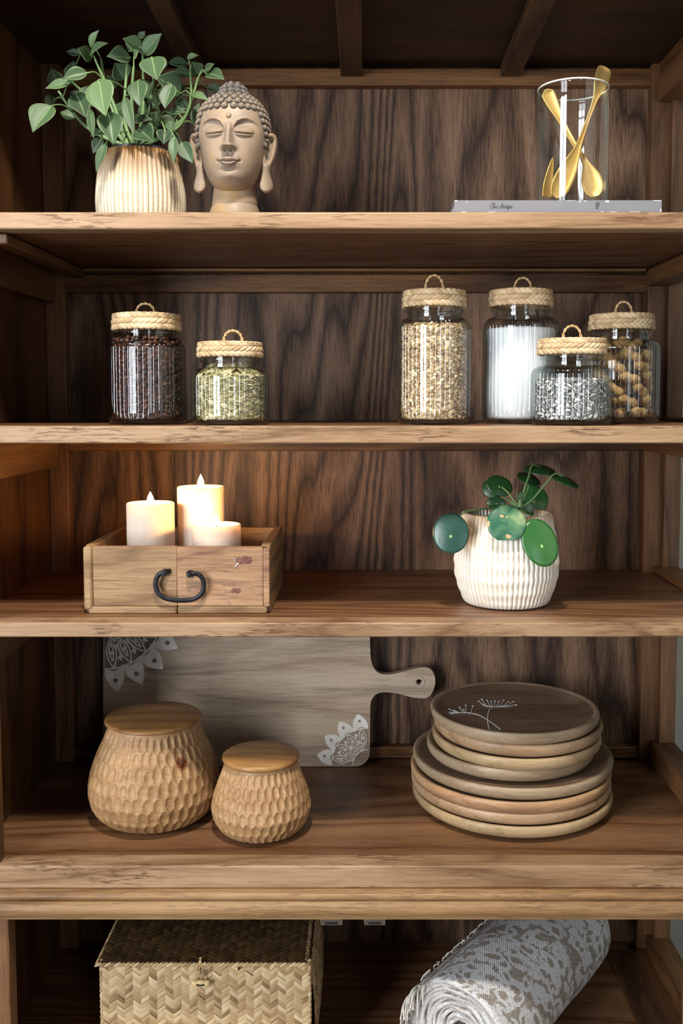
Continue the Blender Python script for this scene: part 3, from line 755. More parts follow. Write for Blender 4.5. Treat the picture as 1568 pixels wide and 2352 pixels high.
def jar(label, cx, Y, xl, xr, py_lidtop, py_lidbot, lidl, lidr, py_loop, py_sh, ybase=None):
    c = at(cx, 900, Y); k = mpp(c); c = V((c.x, Y, Z2)); r = (xr-xl)/2*k; rl = (lidr-lidl)/2*k
    zl0 = at(cx, py_lidbot, Y-rl).z; zl1 = at(cx, py_lidtop, Y-rl).z; zs = at(cx, py_sh, Y-r*.8).z
    t = thing('storage_jar', label, 'jar', c, 'fluted storage jars with woven lids')
    hl = zl0-Z2; hs = zs-Z2; rn = rl*.86
    P = [(0, .002), (r*.7, .002), (r*.86, 0), (r*.95, .002), (r*.985, .006), (r, .012)]
    P += [(r, .012+(hs-.012)*i/10) for i in range(1, 11)]
    dz = hl-.016-hs
    for i in range(1, 11):
        u = i/10*pi/2; P.append((rn+(r-rn)*cos(u)**1.0, hs+dz*sin(u)))
    P += [(rn-.001, hl-.012), (rn, hl-.009), (rn+.003, hl-.007), (rn+.003, hl-.003), (rn+.001, hl), (rn-.003, hl)]
    inner = [(rn-.004, hl-.012)]+[(q[0]-.0035, q[1]) for q in reversed(P[5:26])]+[(r*.9, .008), (0, .007)]
    hs2 = hs+dz*.9
    nf = 44
    def fl(rr, z, a, i):
        if i > 27 or i < 3: return rr
        f = ss(.004, .018, z)*(1-ss(hs+dz*.45, hs+dz*.99, z)); return rr-.0019*f*(1-abs(cos(a*nf/2))**.7)
    MB().lathe(P+inner, c, nf*8, fl).build('glass_body', M_jarglass, t, smooth=60)
    # woven lid
    lm = MB(); lh = zl1-zl0; lz = zl0
    lm.lathe([(rl*.9, lz+.001), (rl-.003, lz+.002), (rl-.002, lz+lh*.5), (rl-.003, lz+lh-.003), (rl*.9, lz+lh-.001), (0, lz+lh-.0005)], (c.x, Y, 0), 60)
    nr = 3; sh = lh/nr
    for i in range(nr):
        n_ = int(2*pi*rl/.0088)
        for j in range(n_):
            a = 2*pi*(j+.5*(i % 2))/n_+R.uniform(-.01, .01)
            rad = V((cos(a), sin(a), 0)); tg = V((-sin(a), cos(a), 0)); sg = 1 if i % 2 else -1
            lx = (tg+V((0, 0, .42*sg))).normalized(); ly = rad.cross(lx)
            rr = rl-.0012-.0012*(i == nr-1)
            lm.ell(V((c.x, Y, lz+sh*(i+.5)))+rad*rr, rad*.0026, ly*sh*.50, lx*.0082, 8, 6)
    for q in range(5):
        rr = rl-.005-q*.0085
        if rr < .006: break
        n_ = int(2*pi*rr/.009)
        for j in range(n_):
            a = 2*pi*(j+.5*(q % 2))/n_; rad = V((cos(a), sin(a), 0)); tg = V((-sin(a), cos(a), 0)); lx = (tg+rad*.4*(1 if q % 2 else -1)).normalized(); ly = V((0, 0, 1)).cross(lx)
            lm.ell(V((c.x, Y, lz+lh-.0005))+rad*rr, V((0, 0, 1))*.0022, ly*.0046, lx*.008, 8, 6)
    lo = lm.build('woven_lid', M_straw, t, smooth=70)
    zt = at(cx, py_loop, Y).z; hh = zt-zl1; wv = .0135
    off = R.uniform(-.004, .006)
    lp = [V((c.x+off+wv*cos(a)*(1-.12*sin(a)*0), Y+.002*cos(a), zl1-.001+(hh)*max(-.05, sin(a))**.7 if sin(a) > 0 else zl1-.003)) for a in [pi*i/26 for i in range(27)]]
    rp = MB()
    for s_ in (0, pi):
        q = []
        for i, p in enumerate(lp):
            tn = (lp[min(i+1, 26)]-lp[max(i-1, 0)]).normalized(); u = V((0, 1, 0)); w = tn.cross(u); b = i*.85+s_
            q.append(p+(u*cos(b)+w*sin(b))*.0011)
        rp.tube(q, .0012, 6)
    rp.build('lid_loop', M_rope, lo, smooth=70)
    return c, r, k, hs, dz
def fill_core(mb, c, r, z1, dome=.0):
    mb.lathe([(0, .009), (r-.006, .009), (r-.006, z1-.004), (r*.6, z1+dome*.7), (0, z1+dome)], c, 40)
def content(name, label, c, mb, mat):
    o = mb.build(name, mat, None, origin=V(c)+V((0, 0, .01)), smooth=60); return tag(o, label, 'food', None, 'stuff')
J = {}
J['coffee'] = jar('storage jar of dark roasted coffee beans, far left on the second shelf', 339, .115, 252, 427, 717, 754, 262, 416, 696, 800)
c, r, k, hs, dz = J['coffee']; ri = r-.0045
mb = MB(); zt = at(339, 775, .06).z-Z2; fill_core(mb, c, ri, zt); seeds(mb, c, ri, None, .009, zt, (.0105, .0078, .0062), (.0088, .0068), .35)
content('coffee_beans', 'dark brown coffee beans filling the far left jar', c, mb, M_coffee)
J['pumpkin'] = jar('squat storage jar of green pumpkin seeds, right of the coffee jar', 529, .085, 442, 617, 784, 817, 455, 604, 758, 870)
c, r, k, hs, dz = J['pumpkin']; ri = r-.0045
mb = MB(); zt = at(529, 862, .04).z-Z2; fill_core(mb, c, ri, zt, .012); seeds(mb, c, ri, None, .009, zt, (.0135, .0082, .0026), (.0100, .0034), .62)
for i in range(170):
    a = R.uniform(0, 2*pi); q = R.random(); rr = (ri-.006)*(1-.35*q*q); nrm = (V((cos(a)*.7, sin(a)*.7, .8))+rnd_unit()*.6).normalized(); lx = nrm.orthogonal().normalized(); lx = Matrix.Rotation(R.uniform(0, 6), 3, nrm) @ lx
    mb.ell(V(c)+V((rr*cos(a)*(1-.2*q), rr*sin(a)*(1-.2*q), zt+q*.016)), nrm*.0013, nrm.cross(lx)*.0042, lx*.0068, 7, 5)
content('pumpkin_seeds', 'flat green pumpkin seeds filling the squat jar beside the coffee', c, mb, M_pumpkin)
J['oats'] = jar('tall storage jar of beige oat flakes, left end of the right jar group', 996, .115, 912, 1080, 662, 700, 923, 1067, 631, 752)
c, r, k, hs, dz = J['oats']; ri = r-.0045
mb = MB(); zt = at(996, 741, .06).z-Z2; fill_core(mb, c, ri, zt); seeds(mb, c, ri, None, .009, zt, (.0075, .0055, .0016), (.0056, .0032), .45, 6, 4)
content('oat_flakes', 'beige oat flakes filling the tall jar', c, mb, M_oat)
J['sugar'] = jar('tall storage jar of white sugar, behind the sunflower seed jar', 1193, .165, 1107, 1279, 661, 698, 1119, 1263, 637, 752)
c, r, k, hs, dz = J['sugar']; ri = r-.0045
mb = MB(); zt = at(1193, 750, .11).z-Z2
mb.lathe([(0, .008), (ri-.004, .008), (ri, .012), (ri, zt-.003), (ri-.002, zt), (ri*.5, zt+.003), (0, zt+.002)], c, 96)
content('white_sugar', 'fine white sugar filling the tall jar at right', c, mb, M_sugar)
J['sun'] = jar('squat storage jar of striped sunflower seeds, frontmost of the right jar group', 1311, .066, 1220, 1403, 776, 811, 1234, 1389, 747, 862)
c, r, k, hs, dz = J['sun']; ri = r-.0045
mb = MB(); zt = at(1311, 872, .02).z-Z2; fill_core(mb, c, ri, zt); seeds(mb, c, ri, None, .009, zt, (.0145, .0062, .0042), (.0095, .0042), .4, 10, 6, 1, .35)
content('sunflower_seeds', 'black and white striped sunflower seeds in the front squat jar', c, mb, M_sun)
J['peanut'] = jar('storage jar of whole peanuts, right end behind the sunflower seed jar', 1424, .172, 1337, 1511, 718, 753, 1351, 1497, 692, 800)
c, r, k, hs, dz = J['peanut']; ri = r-.006
pm = MB(); nu, nv = 18, 14; vs = []; fs = []
for i in range(nu+1):
    t_ = i/nu; u = t_*2-1
    rr = .0083*sqrt(max(0, 1-abs(u)**3.2))*(1-.22*exp(-(u/.28)**2)+.06*u)
    for j in range(nv):
        a = 2*pi*j/nv; q = rr*(1+.05*sin(a*5)*sin(t_*26)); vs.append((q*cos(a), q*sin(a), u*.0175))
for i in range(nu):
    for j in range(nv): j2 = (j+1) % nv; fs.append((i*nv+j, i*nv+j2, (i+1)*nv+j2, (i+1)*nv+j))
proto = pm.add(vs, fs).build('peanut', M_peanut, None, smooth=80)
tag(proto, 'whole peanut in its beige shell inside the jar at the far right', 'peanut', 'peanuts in the storage jar')
first = True
zt = at(1424, 768, .12).z-Z2; lay = int((zt-.012)/.0185)
for L in range(lay+1):
    nn = 6 if L < lay else 4
    for j in range(nn+1):
        ctr = j == nn
        o = proto if first else link(proto.copy()); first = False
        a = 2*pi*j/nn + L*.55; q = 0 if ctr else ri-.012-R.random()*.002
        if L == lay: q *= .62
        o.location = V(c)+V((q*cos(a), q*sin(a), .0175+L*.0178+R.uniform(-.001, .001)))
        tilt = R.uniform(.9, 1.57) if L else 1.5
        o.rotation_euler = (tilt, 0, a+R.uniform(-.25, .25)) if not ctr else (1.5, 0, R.uniform(0, 6))
        WL[o.name] = V(o.location)

# ------------------------------------------------------------------ weathered box with candles
fb = on(405, 1410, Z3); Y0 = fb.y
x0, x1 = at(193, 1330, Y0).x, at(619, 1330, Y0).x
zt_ = at(405, 1256, Y0).z; Y1 = Y0+.225; th = .013
boxo = thing('wooden_box', 'weathered wooden box with black iron ring handle holding candles', 'box', ((x0+x1)/2, (Y0+Y1)/2, Z3))
xm = at(406, 1330, Y0).x; zs = at(400, 1392, Y0).z
M_drawer2 = wood('weathered_box_wood_pink', '644534', '957253', 'b28d6b', 'X', 1.6, 9, .65, .4, '6b4438', .6, fleck=.5, stretch=.25)
p = bx('front_panel', M_drawer, boxo, x0+.013, xm, Y0+.001, Y0+th, zs, zt_, .0008)
bx('plank_seam', M_drawin, p, x0+.013, xm-.001, Y0+.0007, Y0+.004, (zs+zt_)/2-.0105+.004, (zs+zt_)/2-.0098+.004, 0)
p2 = bx('front_panel', M_drawer2, boxo, xm+.0003, x1-.010, Y0+.001, Y0+th, zs, zt_-.0006, .0008)
bx('bottom_strip', M_drawer, boxo, x0+.006, xm-.0005, Y0-.001, Y0+th, Z3, zs-.0006, .0025)
bx('bottom_strip', M_drawer, boxo, xm+.0005, x1-.004, Y0-.0005, Y0+th, Z3, zs-.0006, .0025)
bx('corner_strip', M_drawer, boxo, x0-.001, x0+.0125, Y0-.002, Y0+.012, zs-.006, zt_+.0006, .004)
bx('corner_strip', M_drawer2, boxo, x1-.0095, x1, Y0-.001, Y0+.012, zs-.001, zt_-.003, .0015)
bx('side_panel', M_drawin, boxo, x0, x0+th, Y0+.012, Y1, Z3, zt_+.001, .001)
bx('side_panel', M_drawin, boxo, x1-th, x1, Y0+.012, Y1, Z3, zt_+.001, .001)
bx('back_panel', M_drawer, boxo, x0+th, x1-th, Y1-th, Y1, Z3, zt_, .001)
bx('bottom_panel', M_drawin, boxo, x0+th, x1-th, Y0+th, Y1-th, Z3, Z3+.009, .0005)
M_iron = plain('black_iron', '33343a', .45, .8, nscale=90, c2='25262b', bump=.3)
hp = [(868,703),(845,703),(818,716),(802,745),(800,775),(812,808),(838,832),(880,845),(930,849),(985,845),(1022,828),(1044,800),(1048,765),(1040,735),(1018,714),(985,710),(965,710)]
hpts = [at(x*.4464, 1000+y*.4464, Y0-.008) for x, y in hp]
hpts[0].y = hpts[-1].y = Y0+.001
hd = MB(); q = spline(hpts, 5); hd.tube(q, [(.0023, .0036)]*len(q), 10, flat=(0, 1, 0)); h = hd.build('ring_handle', M_iron, boxo, smooth=60)
for x, y in ((850, 704), (978, 711)):
    p = at(x*.4464, 1000+y*.4464, Y0); bl = MB()
    bl.lathe([(.0055, 0), (.0055, .004), (.004, .009), (.0032, .0125), (0, .013)], p, 14, axis=Matrix.Rotation(pi/2, 3, 'X')); bl.build('bolt', M_iron, h)
# paint blots and staples left on the front
M_maroon = plain('maroon_paint_blot', '59352c', .5, nscale=200, c2='7a4e40')
bl = MB()
def blot(mb, cx, cy, rx, ry, Y, seed):
    rr = random.Random(seed); n = 22; pts = []
    for i in range(n):
        a = 2*pi*i/n; s_ = 1+rr.uniform(-.28, .25); p = at(cx+rx*s_*cos(a), cy+ry*s_*sin(a), Y); pts.append((p.x, p.z))
    mb.prism(pts, Y, Y+.0008)
blot(bl, 561, 1287, 20, 9, Y0+.0006, 3); blot(bl, 541, 1356, 11, 6, Y0+.0006, 5); bl.build('paint_blot', M_maroon, p2)
st = MB()
for (xa, ya, xb, yb) in ((536, 1280, 541, 1290), (540, 1302, 548, 1294), (523, 1380, 529, 1388), (380, 1386, 386, 1389)):
    st.tube([at(xa, ya, Y0+.0004), at(xb, yb, Y0+.0004)], .0008, 6)
st.build('staple', M_steel, p2)
# candles
t = NT('ivory_wax'); n_ = t.noise(t.coord(), 30, 2)
M_wax = t.set(Base_Color=t.ramp(n_, [(.3, 'dccab8'), (.7, 'e4d4c3')]), Roughness=.5, Subsurface_Weight=.25, Subsurface_Scale=.03, Specular_IOR_Level=.3)
M_wax.node_tree.nodes['Principled BSDF'].inputs['Subsurface Radius'].default_value = (1.0, .8, .6)
t = NT('flame_glow'); t.set(Base_Color=(0, 0, 0, 1), Emission_Color=(1, .70, .30, 1), Emission_Strength=40); M_flame = t.m
M_wick = plain('burnt_wick', '1a1512', .8)
def candle(label, cx, Y, pl, pr, pytop, flame_py, ftop):
    c = at(cx, 1200, Y); k = mpp(c); r = (pr-pl)/2*k
    zt = at(cx, pytop, Y-r).z
    t = thing('candle', label, 'candle', (c.x, Y, Z3+.009), 'pillar candles in the wooden box')
    z0 = Z3+.009; h_ = zt-z0
    MB().lathe([(0, 0), (r-.002, 0), (r, .002)]+[(r, .002+(h_-.004)*i/20) for i in range(1, 21)]+[(r-.0006, h_-.0005), (r-.002, h_), (r-.005, h_-.001), (r*.6, h_-.006), (r*.2, h_-.008), (0, h_-.008)], (c.x, Y, z0), 72).build('wax_body', M_wax, t, smooth=50)
    zw = zt-.008; wk = MB().tube([(c.x, Y, zw-.001), (c.x+.0004, Y, zw+.004), (c.x+.0002, Y, zw+.009)], .0009, 6).build('wick', M_wick, t)
    zb = zw+.006; ztop = at(cx, ftop, Y).z; hf = ztop-zb; fr = 7.6*k
    fp = [(0, 0), (fr*.45, hf*.05), (fr*.85, hf*.17), (fr, hf*.32), (fr*.86, hf*.5), (fr*.55, hf*.7), (fr*.25, hf*.87), (fr*.07, hf*.97), (0, hf)]
    fp = [(max(0, smo([(b, a) for a, b in fp], hf*i/24)), hf*i/24) for i in range(25)]; fp[0] = (0, 0); fp[-1] = (0, hf)
    MB().lathe(fp, (c.x, Y, zb), 20).build('flame', M_flame, t, smooth=80)
    l = bpy.data.lights.new('candle_light', 'POINT'); l.energy = 3.5; l.color = (1, .55, .19); l.shadow_soft_size = .006
    lo = bpy.data.objects.new('candle_light', l); link(lo); lo.parent = t; lo.location = V((c.x, Y-.0, zb+hf*.55))-wl(t)
candle('medium ivory pillar candle with flame, left of the three', 346, .165, 292, 400, 1160, 0, 1129)
candle('tallest ivory pillar candle with flame, behind the short one', 462, .21, 409, 516, 1122, 0, 1089)
candle('shortest ivory pillar candle with flame, front right of the three', 497, .125, 442, 553, 1211, 0, 1179)

# ------------------------------------------------------------------ white pot with round leaved plant
fp_ = on(1160, 1402, Z3); kq = mpp(fp_); rb = 84*kq
pc = V((at(1162, 1300, fp_.y+rb).x, fp_.y+rb, Z3)); k2 = mpp(pc); Yq = pc.y
zr = lambda y: at(1162, y, Yq-.07).z-Z3
H2 = zr(1190)
tab = [(0, 84*k2), (.004, 96*k2), (zr(1372), 108*k2), (zr(1340), 117*k2), (zr(1300), 119*k2), (zr(1260), 115.5*k2), (zr(1225), 108*k2), (H2, 102*k2)]
pil = thing('potted_plant', 'small plant with round coin leaves in a white ribbed pot on the third shelf', 'potted plant', pc)
M_pot2 = pot_colors('white_ribbed_glaze', 'ece6da', 'c2a377', H2-.018, H2+.004, 'c4b08c', .35)
pr = [(tab[0][1]-.01, 0), (tab[0][1], .0008)]+[(smo(tab, .003+(H2-.003)*i/70), .003+(H2-.003)*i/70) for i in range(71)]
pr += [(102*k2-.002, H2+.001), (102*k2-.0045, H2), (102*k2-.006, H2-.012), (102*k2-.004, H2-.05), (0, H2-.05)]
wob = lambda z, a: .0009*sin(z*2*pi/.021+.5*sin(a*2))*(.7+.3*sin(a*3))*ss(.002, .02, z)*(1-.6*ss(H2*.6, H2, z))
MB().lathe(pr, pc, 480, ribbed(pc, pr, 62, .0030, wob)).build('pot', M_pot2, pil, smooth=70)
MB().lathe([(98*k2-.006, H2-.052), (98*k2-.005, H2-.02), (.02, H2-.016), (0, H2-.015)], pc, 40).build('soil', M_soil, pil)
def pileamat(name, a, b):
    t = NT(name); uv = t.n('ShaderNodeTexCoord'); sp = t.n('ShaderNodeSeparateXYZ'); t.l(uv.outputs['UV'], sp.inputs[0])
    u = t.math('SUBTRACT', sp.outputs[0], .5); v = t.math('SUBTRACT', sp.outputs[1], .42)
    rr = t.math('SQRT', t.math('ADD', t.math('MULTIPLY', u, u), t.math('MULTIPLY', v, v)))
    n = t.noise(t.coord(), 25, 2); c = t.mix(n, a, b)
    m = t.ramp(rr, [(0, (1, 1, 1, 1)), (.022, (.8, .8, .8, 1)), (.045, (0, 0, 0, 1))]); c = t.mix(m, c, 'a8cf7a')
    t.bump(t.noise(t.coord(), 70, 2), .25)
    return t.set(Base_Color=c, Roughness=.28, Specular_IOR_Level=.55)
M_pl1 = pileamat('blue_green_coin_leaf', '223f35', '2b5044'); M_pl2 = pileamat('bright_green_coin_leaf', '2b5a2b', '356a2f'); M_pl3 = pileamat('dark_green_coin_leaf', '1b3b1d', '264d25')
t = NT('scarred_coin_leaf'); n_ = t.noise(t.coord(), 30, 3, .5); n2_ = t.noise(t.coord(), 70, 2)
cc = t.ramp(n_, [(.44, '2f5f47'), (.58, '628a62'), (.70, 'a0aa80')]); cc = t.mix(t.ramp(n2_, [(.66, (0, 0, 0, 1)), (.7, (1, 1, 1, 1))]), cc, 'c39b70'); M_pl4 = t.set(Base_Color=cc, Roughness=.3)
qz = lambda x, y, dy: at(900+x*.426, 1020+y*.426, Yq+dy)
def coin(cx, cy, rx, ry, rot, N, dy, mat, cut=None, cup=.12):
    C = qz(cx, cy, dy); s_ = .426*mpp(C); N = V(N).normalized()
    X = V((1, 0, 0)); X = (X-N*X.dot(N)).normalized(); Z = N.cross(X)
    if Z.z < 0: Z = -Z
    vs = [C]; uv = [(.5, .5)]; fs = []; nr, na = 8, 40
    for i in range(1, nr+1):
        for j in range(na):
            a = 2*pi*j/na; q = i/nr
            x = rx*q*cos(a); y = ry*q*sin(a); x, y = x*cos(rot)-y*sin(rot), x*sin(rot)+y*cos(rot)
            if cut is not None: y = max(y, cut*(q if q > .9 else 1))
            vs.append(C+X*x*s_+Z*y*s_-N*(cup*rx*s_*(q*q))); uv.append((.5+.5*q*cos(a), .5+.5*q*sin(a)))
    for j in range(na): fs.append((0, 1+j, 1+(j+1) % na))
    for i in range(nr-1):
        for j in range(na): a = 1+i*na; fs.append((a+j, a+na+j, a+na+(j+1) % na, a+(j+1) % na))
    o = MB().add(vs, fs, uv).build('leaf', mat, pil, smooth=80); sm_ = o.modifiers.new('thickness', 'SOLIDIFY'); sm_.thickness = .0007; sm_.offset = -1
    return o, C
ctr = qz(690, 345, .0)
def pet(o, pts): q = spline(pts, 8); MB().tube(q, [.0019-.0008*i/len(q) for i in range(len(q))], 8).build('petiole', M_stem, o, smooth=60)
o, C = coin(316, 480, 98, 110, 0, (-.15, -1, .25), -.075, M_pl1); pet(o, [ctr, qz(600, 345, -.01), qz(470, 352, -.04), qz(375, 378, -.06), C+V((0, .004, 0))])
o, C = coin(620, 425, 108, 104, 0, (0, -1, .35), -.085, M_pl4, cut=-92); pet(o, [ctr, qz(660, 350, -.03), qz(630, 370, -.06), C+V((0, .004, 0))]); o['label'] = 'leaf with pale scarred patch and flat cut bottom'
o, C = coin(800, 530, 98, 134, .32, (.12, -1, .3), -.09, M_pl2); pet(o, [ctr, qz(720, 370, -.03), qz(760, 400, -.06), C+V((0, .004, 0))])
o, C = coin(580, 222, 74, 58, -.35, (.1, -1, .5), .02, M_pl3); pet(o, [ctr, qz(660, 310, 0), qz(625, 260, .01), C+V((0, .004, 0))])
o, C = coin(545, 238, 62, 55, -.3, (-.2, -1, .4), .035, M_pl3); pet(o, [ctr, qz(650, 320, 0), qz(600, 280, .02), C+V((0, .004, 0))])
o, C = coin(562, 316, 54, 30, 0, (-.1, -1, .2), .0, M_pl3); pet(o, [ctr, qz(640, 340, 0), C+V((0, .004, 0))])
o, C = coin(765, 300, 82, 82, 0, (.1, -1, .3), .045, M_pl2); pet(o, [ctr, qz(715, 330, .02), C+V((0, .006, 0))])
o, C = coin(797, 116, 84, 90, .12, (.05, -.22, 1), .03, M_pl3, cup=.3); pet(o, [ctr, qz(705, 270, .0), qz(735, 180, .01), qz(755, 116, .02), C-V((0, 0, .002))])
o, C = coin(745, 172, 68, 80, -.35, (.35, -.42, 1), .05, M_pl3, cup=.3); pet(o, [ctr, qz(715, 290, .02), qz(745, 200, .04), C-V((0, 0, .003))])
o, C = coin(940, 178, 86, 80, -.2, (.38, -.22, 1), .01, M_pl3, cup=.3); pet(o, [ctr, qz(755, 300, .0), qz(830, 210, .0), qz(880, 160, .005), C-V((0, 0, .002))])
MB().tube([ctr-V((0, 0, .03)), ctr+V((0, 0, .006)), ctr+V((0, 0, .016))], [.005, .0045, .003], 10).build('stem', M_stem, pil, smooth=60)
for i in range(3): leaf(ctr+V((0, 0, .008)), ctr+V((-.008+.008*i, -.006, .026)), .007, (0, -1, .2), .1, .3, M_leaf, pil, 8, 4)

# ------------------------------------------------------------------ carved wooden jars
M_carvedk = wood('carved_jar_wood_with_knot', '74552f', '9a7750', 'b59068', 'X', 2.0, 4, .5, .3, '8a5a36', .45, stretch=.35, bump=.15, pore=.12)
def add_knot(m, p, r):
    nt_ = m.node_tree; b = nt_.nodes['Principled BSDF']; src = b.inputs['Base Color'].links[0].from_socket
    tc = nt_.nodes.new('ShaderNodeTexCoord'); d = nt_.nodes.new('ShaderNodeVectorMath'); d.operation = 'DISTANCE'; d.inputs[1].default_value = p
    nz = nt_.nodes.new('ShaderNodeTexNoise'); nz.inputs['Scale'].default_value = 90; ad = nt_.nodes.new('ShaderNodeMath'); ad.operation = 'MULTIPLY_ADD'; ad.inputs[1].default_value = r*1.2
    nt_.links.new(tc.outputs['Object'], d.inputs[0]); nt_.links.new(nz.outputs['Fac'], ad.inputs[0]); nt_.links.new(d.outputs['Value'], ad.inputs[2])
    rp_ = nt_.nodes.new('ShaderNodeMapRange'); rp_.inputs[1].default_value = r*.9; rp_.inputs[2].default_value = r*2.6; rp_.inputs[3].default_value = 1; rp_.inputs[4].default_value = 0
    nt_.links.new(ad.outputs[0], rp_.inputs[0])
    cr = nt_.nodes.new('ShaderNodeValToRGB'); e = cr.color_ramp.elements; e[0].color = (1, 1, 1, 1); e[1].position = .95; e[1].color = lin('3a1c12'); k = e.new(.4); k.color = lin('b5764f')
    nt_.links.new(rp_.outputs[0], cr.inputs[0]); mx = nt_.nodes.new('ShaderNodeMix'); mx.data_type = 'RGBA'; mx.blend_type = 'MULTIPLY'; mx.inputs[0].default_value = 1
    nt_.links.new(src, mx.inputs[6]); nt_.links.new(cr.outputs[0], mx.inputs[7]); nt_.links.new(mx.outputs[2], b.inputs['Base Color'])
add_knot(M_carvedk, (.056, -.066, .112), .006)
def dimple_jar(label, cx, tabpx, pybot, lidl, lidr, py_lt, py_lb, rows, seed, dens, mat=None):
    f = on(cx, pybot, Z4); kk = mpp(f); rbase = tabpx[0][1]*kk
    Y = f.y+rbase*.98; C = V((at(cx, pybot, Y).x, Y, Z4)); kk = mpp(C+V((0, 0, .07)))
    C.x = at(cx, (pybot+py_lt)/2, Y).x
    T = [(z*kk, w*kk) for z, w in tabpx]
    rl = (lidr-lidl)/2*mpp(V((C.x, Y, Z4+T[-1][0])))
    zl0 = at(cx, py_lb, Y-rl).z; h_ = zl0-Z4
    sz = h_/T[-1][0]; T = [(a*sz, b) for a, b in T]
    t = thing('lidded_jar', label, 'jar', C, 'carved wooden jars')
    m = 190; n = 560; rr = random.Random(seed)
    per = int(2*pi*max(b for a, b in T)/dens)
    zr0, zr1 = h_*.03, h_*.97; rh = (zr1-zr0)/rows
    jit = {}
    def md(r, z, a, i):
        if i == 0 or r < .02: return r
        best = 0; q = (z-zr0)/rh
        for ri in (math.floor(q-.5), math.floor(q+.5)):
            if ri < 0 or ri >= rows: continue
            of = .5*(ri % 2); s_ = a/(2*pi)*per+of; ki = math.floor(s_)
            j = jit.setdefault((ri, ki % per), (rr.uniform(-.08, .08), rr.uniform(-.12, .12), rr.uniform(.8, 1.15)))
            du = (s_-ki-.5+j[0])/(.41); dv = (q-(ri+.5)+j[1])/(.54*j[2])
            d = du*du+dv*dv
            if d < 1: best = max(best, (1-d)**.6)
        return r-.0027*best
    prof = [(0, 0.0), (T[0][1]*.9, 0)]+[(smo([(a, b) for a, b in T], h_*i/m), h_*i/m) for i in range(1, m+1)]+[(rl*.7, h_)]
    MB().lathe(prof, C, n, md).build('carved_body', mat or M_carved, t, smooth=70)
    zl = h_; lt = at(cx, py_lt, Y-rl).z-Z4
    MB().lathe([(rl*.85, zl+.0005), (rl*.95, zl+.0008), (rl, zl+(lt-zl)*.45), (rl*.985, zl+(lt-zl)*.8), (rl*.94, lt), (rl*.5, lt+.0015), (0, lt+.002)], C, 96).build('lid', M_lidw, t, smooth=60)
    return C
dimple_jar('large carved wooden jar with flat lid, at the left of the lower shelf', 355,
   [(0, 82), (3, 98), (10, 116), (30, 137), (58, 147), (80, 148), (110, 143), (145, 131), (182, 113), (216, 99)], 1908, 247, 467, 1681, 1693, 7, 4, .0160, M_carvedk)
dimple_jar('small carved wooden jar with flat lid, in front right of the large one', 600,
   [(0, 66), (3, 79), (10, 93), (28, 107), (48, 113.5), (62, 113.5), (88, 107), (120, 94), (152, 81)], 1933, 512, 690, 1764, 1779, 6, 9, .0135)

# ------------------------------------------------------------------ cutting board leaning at the back
Yc = D-.052; lean = .075; zb0 = Z4+.0012
bp = lambda x, y: (at(x, y, Yc).x, at(x, y, Yc).z)
cbx = 180; out = []
def cz(x, y): return bp(180+x*.5485, 1440+y*.5485)
bl_, tr_ = bp(236, 1738), bp(849, 1404)
def arc(cx, cz_, r, a0, a1, n=8): return [(cx+r*cos(a0+(a1-a0)*i/n), cz_+r*sin(a0+(a1-a0)*i/n)) for i in range(n+1)]
X0, Z0, X1, Z1_ = bl_[0], zb0, tr_[0], tr_[1]; rc = .026
out += arc(X0+rc, Z0+rc, rc, pi, 1.5*pi) + arc(X1-rc, Z0+rc, rc, 1.5*pi, 2*pi)
neck = [(1222, 335), (1227, 312), (1243, 291), (1270, 281), (1305, 281), (1345, 287), (1390, 299), (1430, 304), (1462, 302), (1483, 280), (1494, 250), (1495, 222), (1486, 196), (1468, 180), (1440, 177), (1405, 183), (1360, 195), (1320, 204), (1285, 206), (1255, 199), (1236, 178), (1226, 150), (1222, 120)]
out += [(p.x, p.y) for p in spline([V((*cz(x, y), 0)) for x, y in neck], 4)]
out += arc(X1-rc, Z1_-rc, rc, 0, .5*pi) + arc(X0+rc, Z1_-rc, rc, .5*pi, pi)
brd = thing('cutting_board', 'large greyish wooden cutting board with handle, leaning against the cabinet back', 'cutting board', ((X0+X1)/2, Yc, zb0))
def bf(x, z, y): # y = distance in front of the face, negative towards the viewer
    return V((x, Yc+(z-zb0)*sin(lean)+y, zb0+(z-zb0)*cos(lean)))
mb = MB()
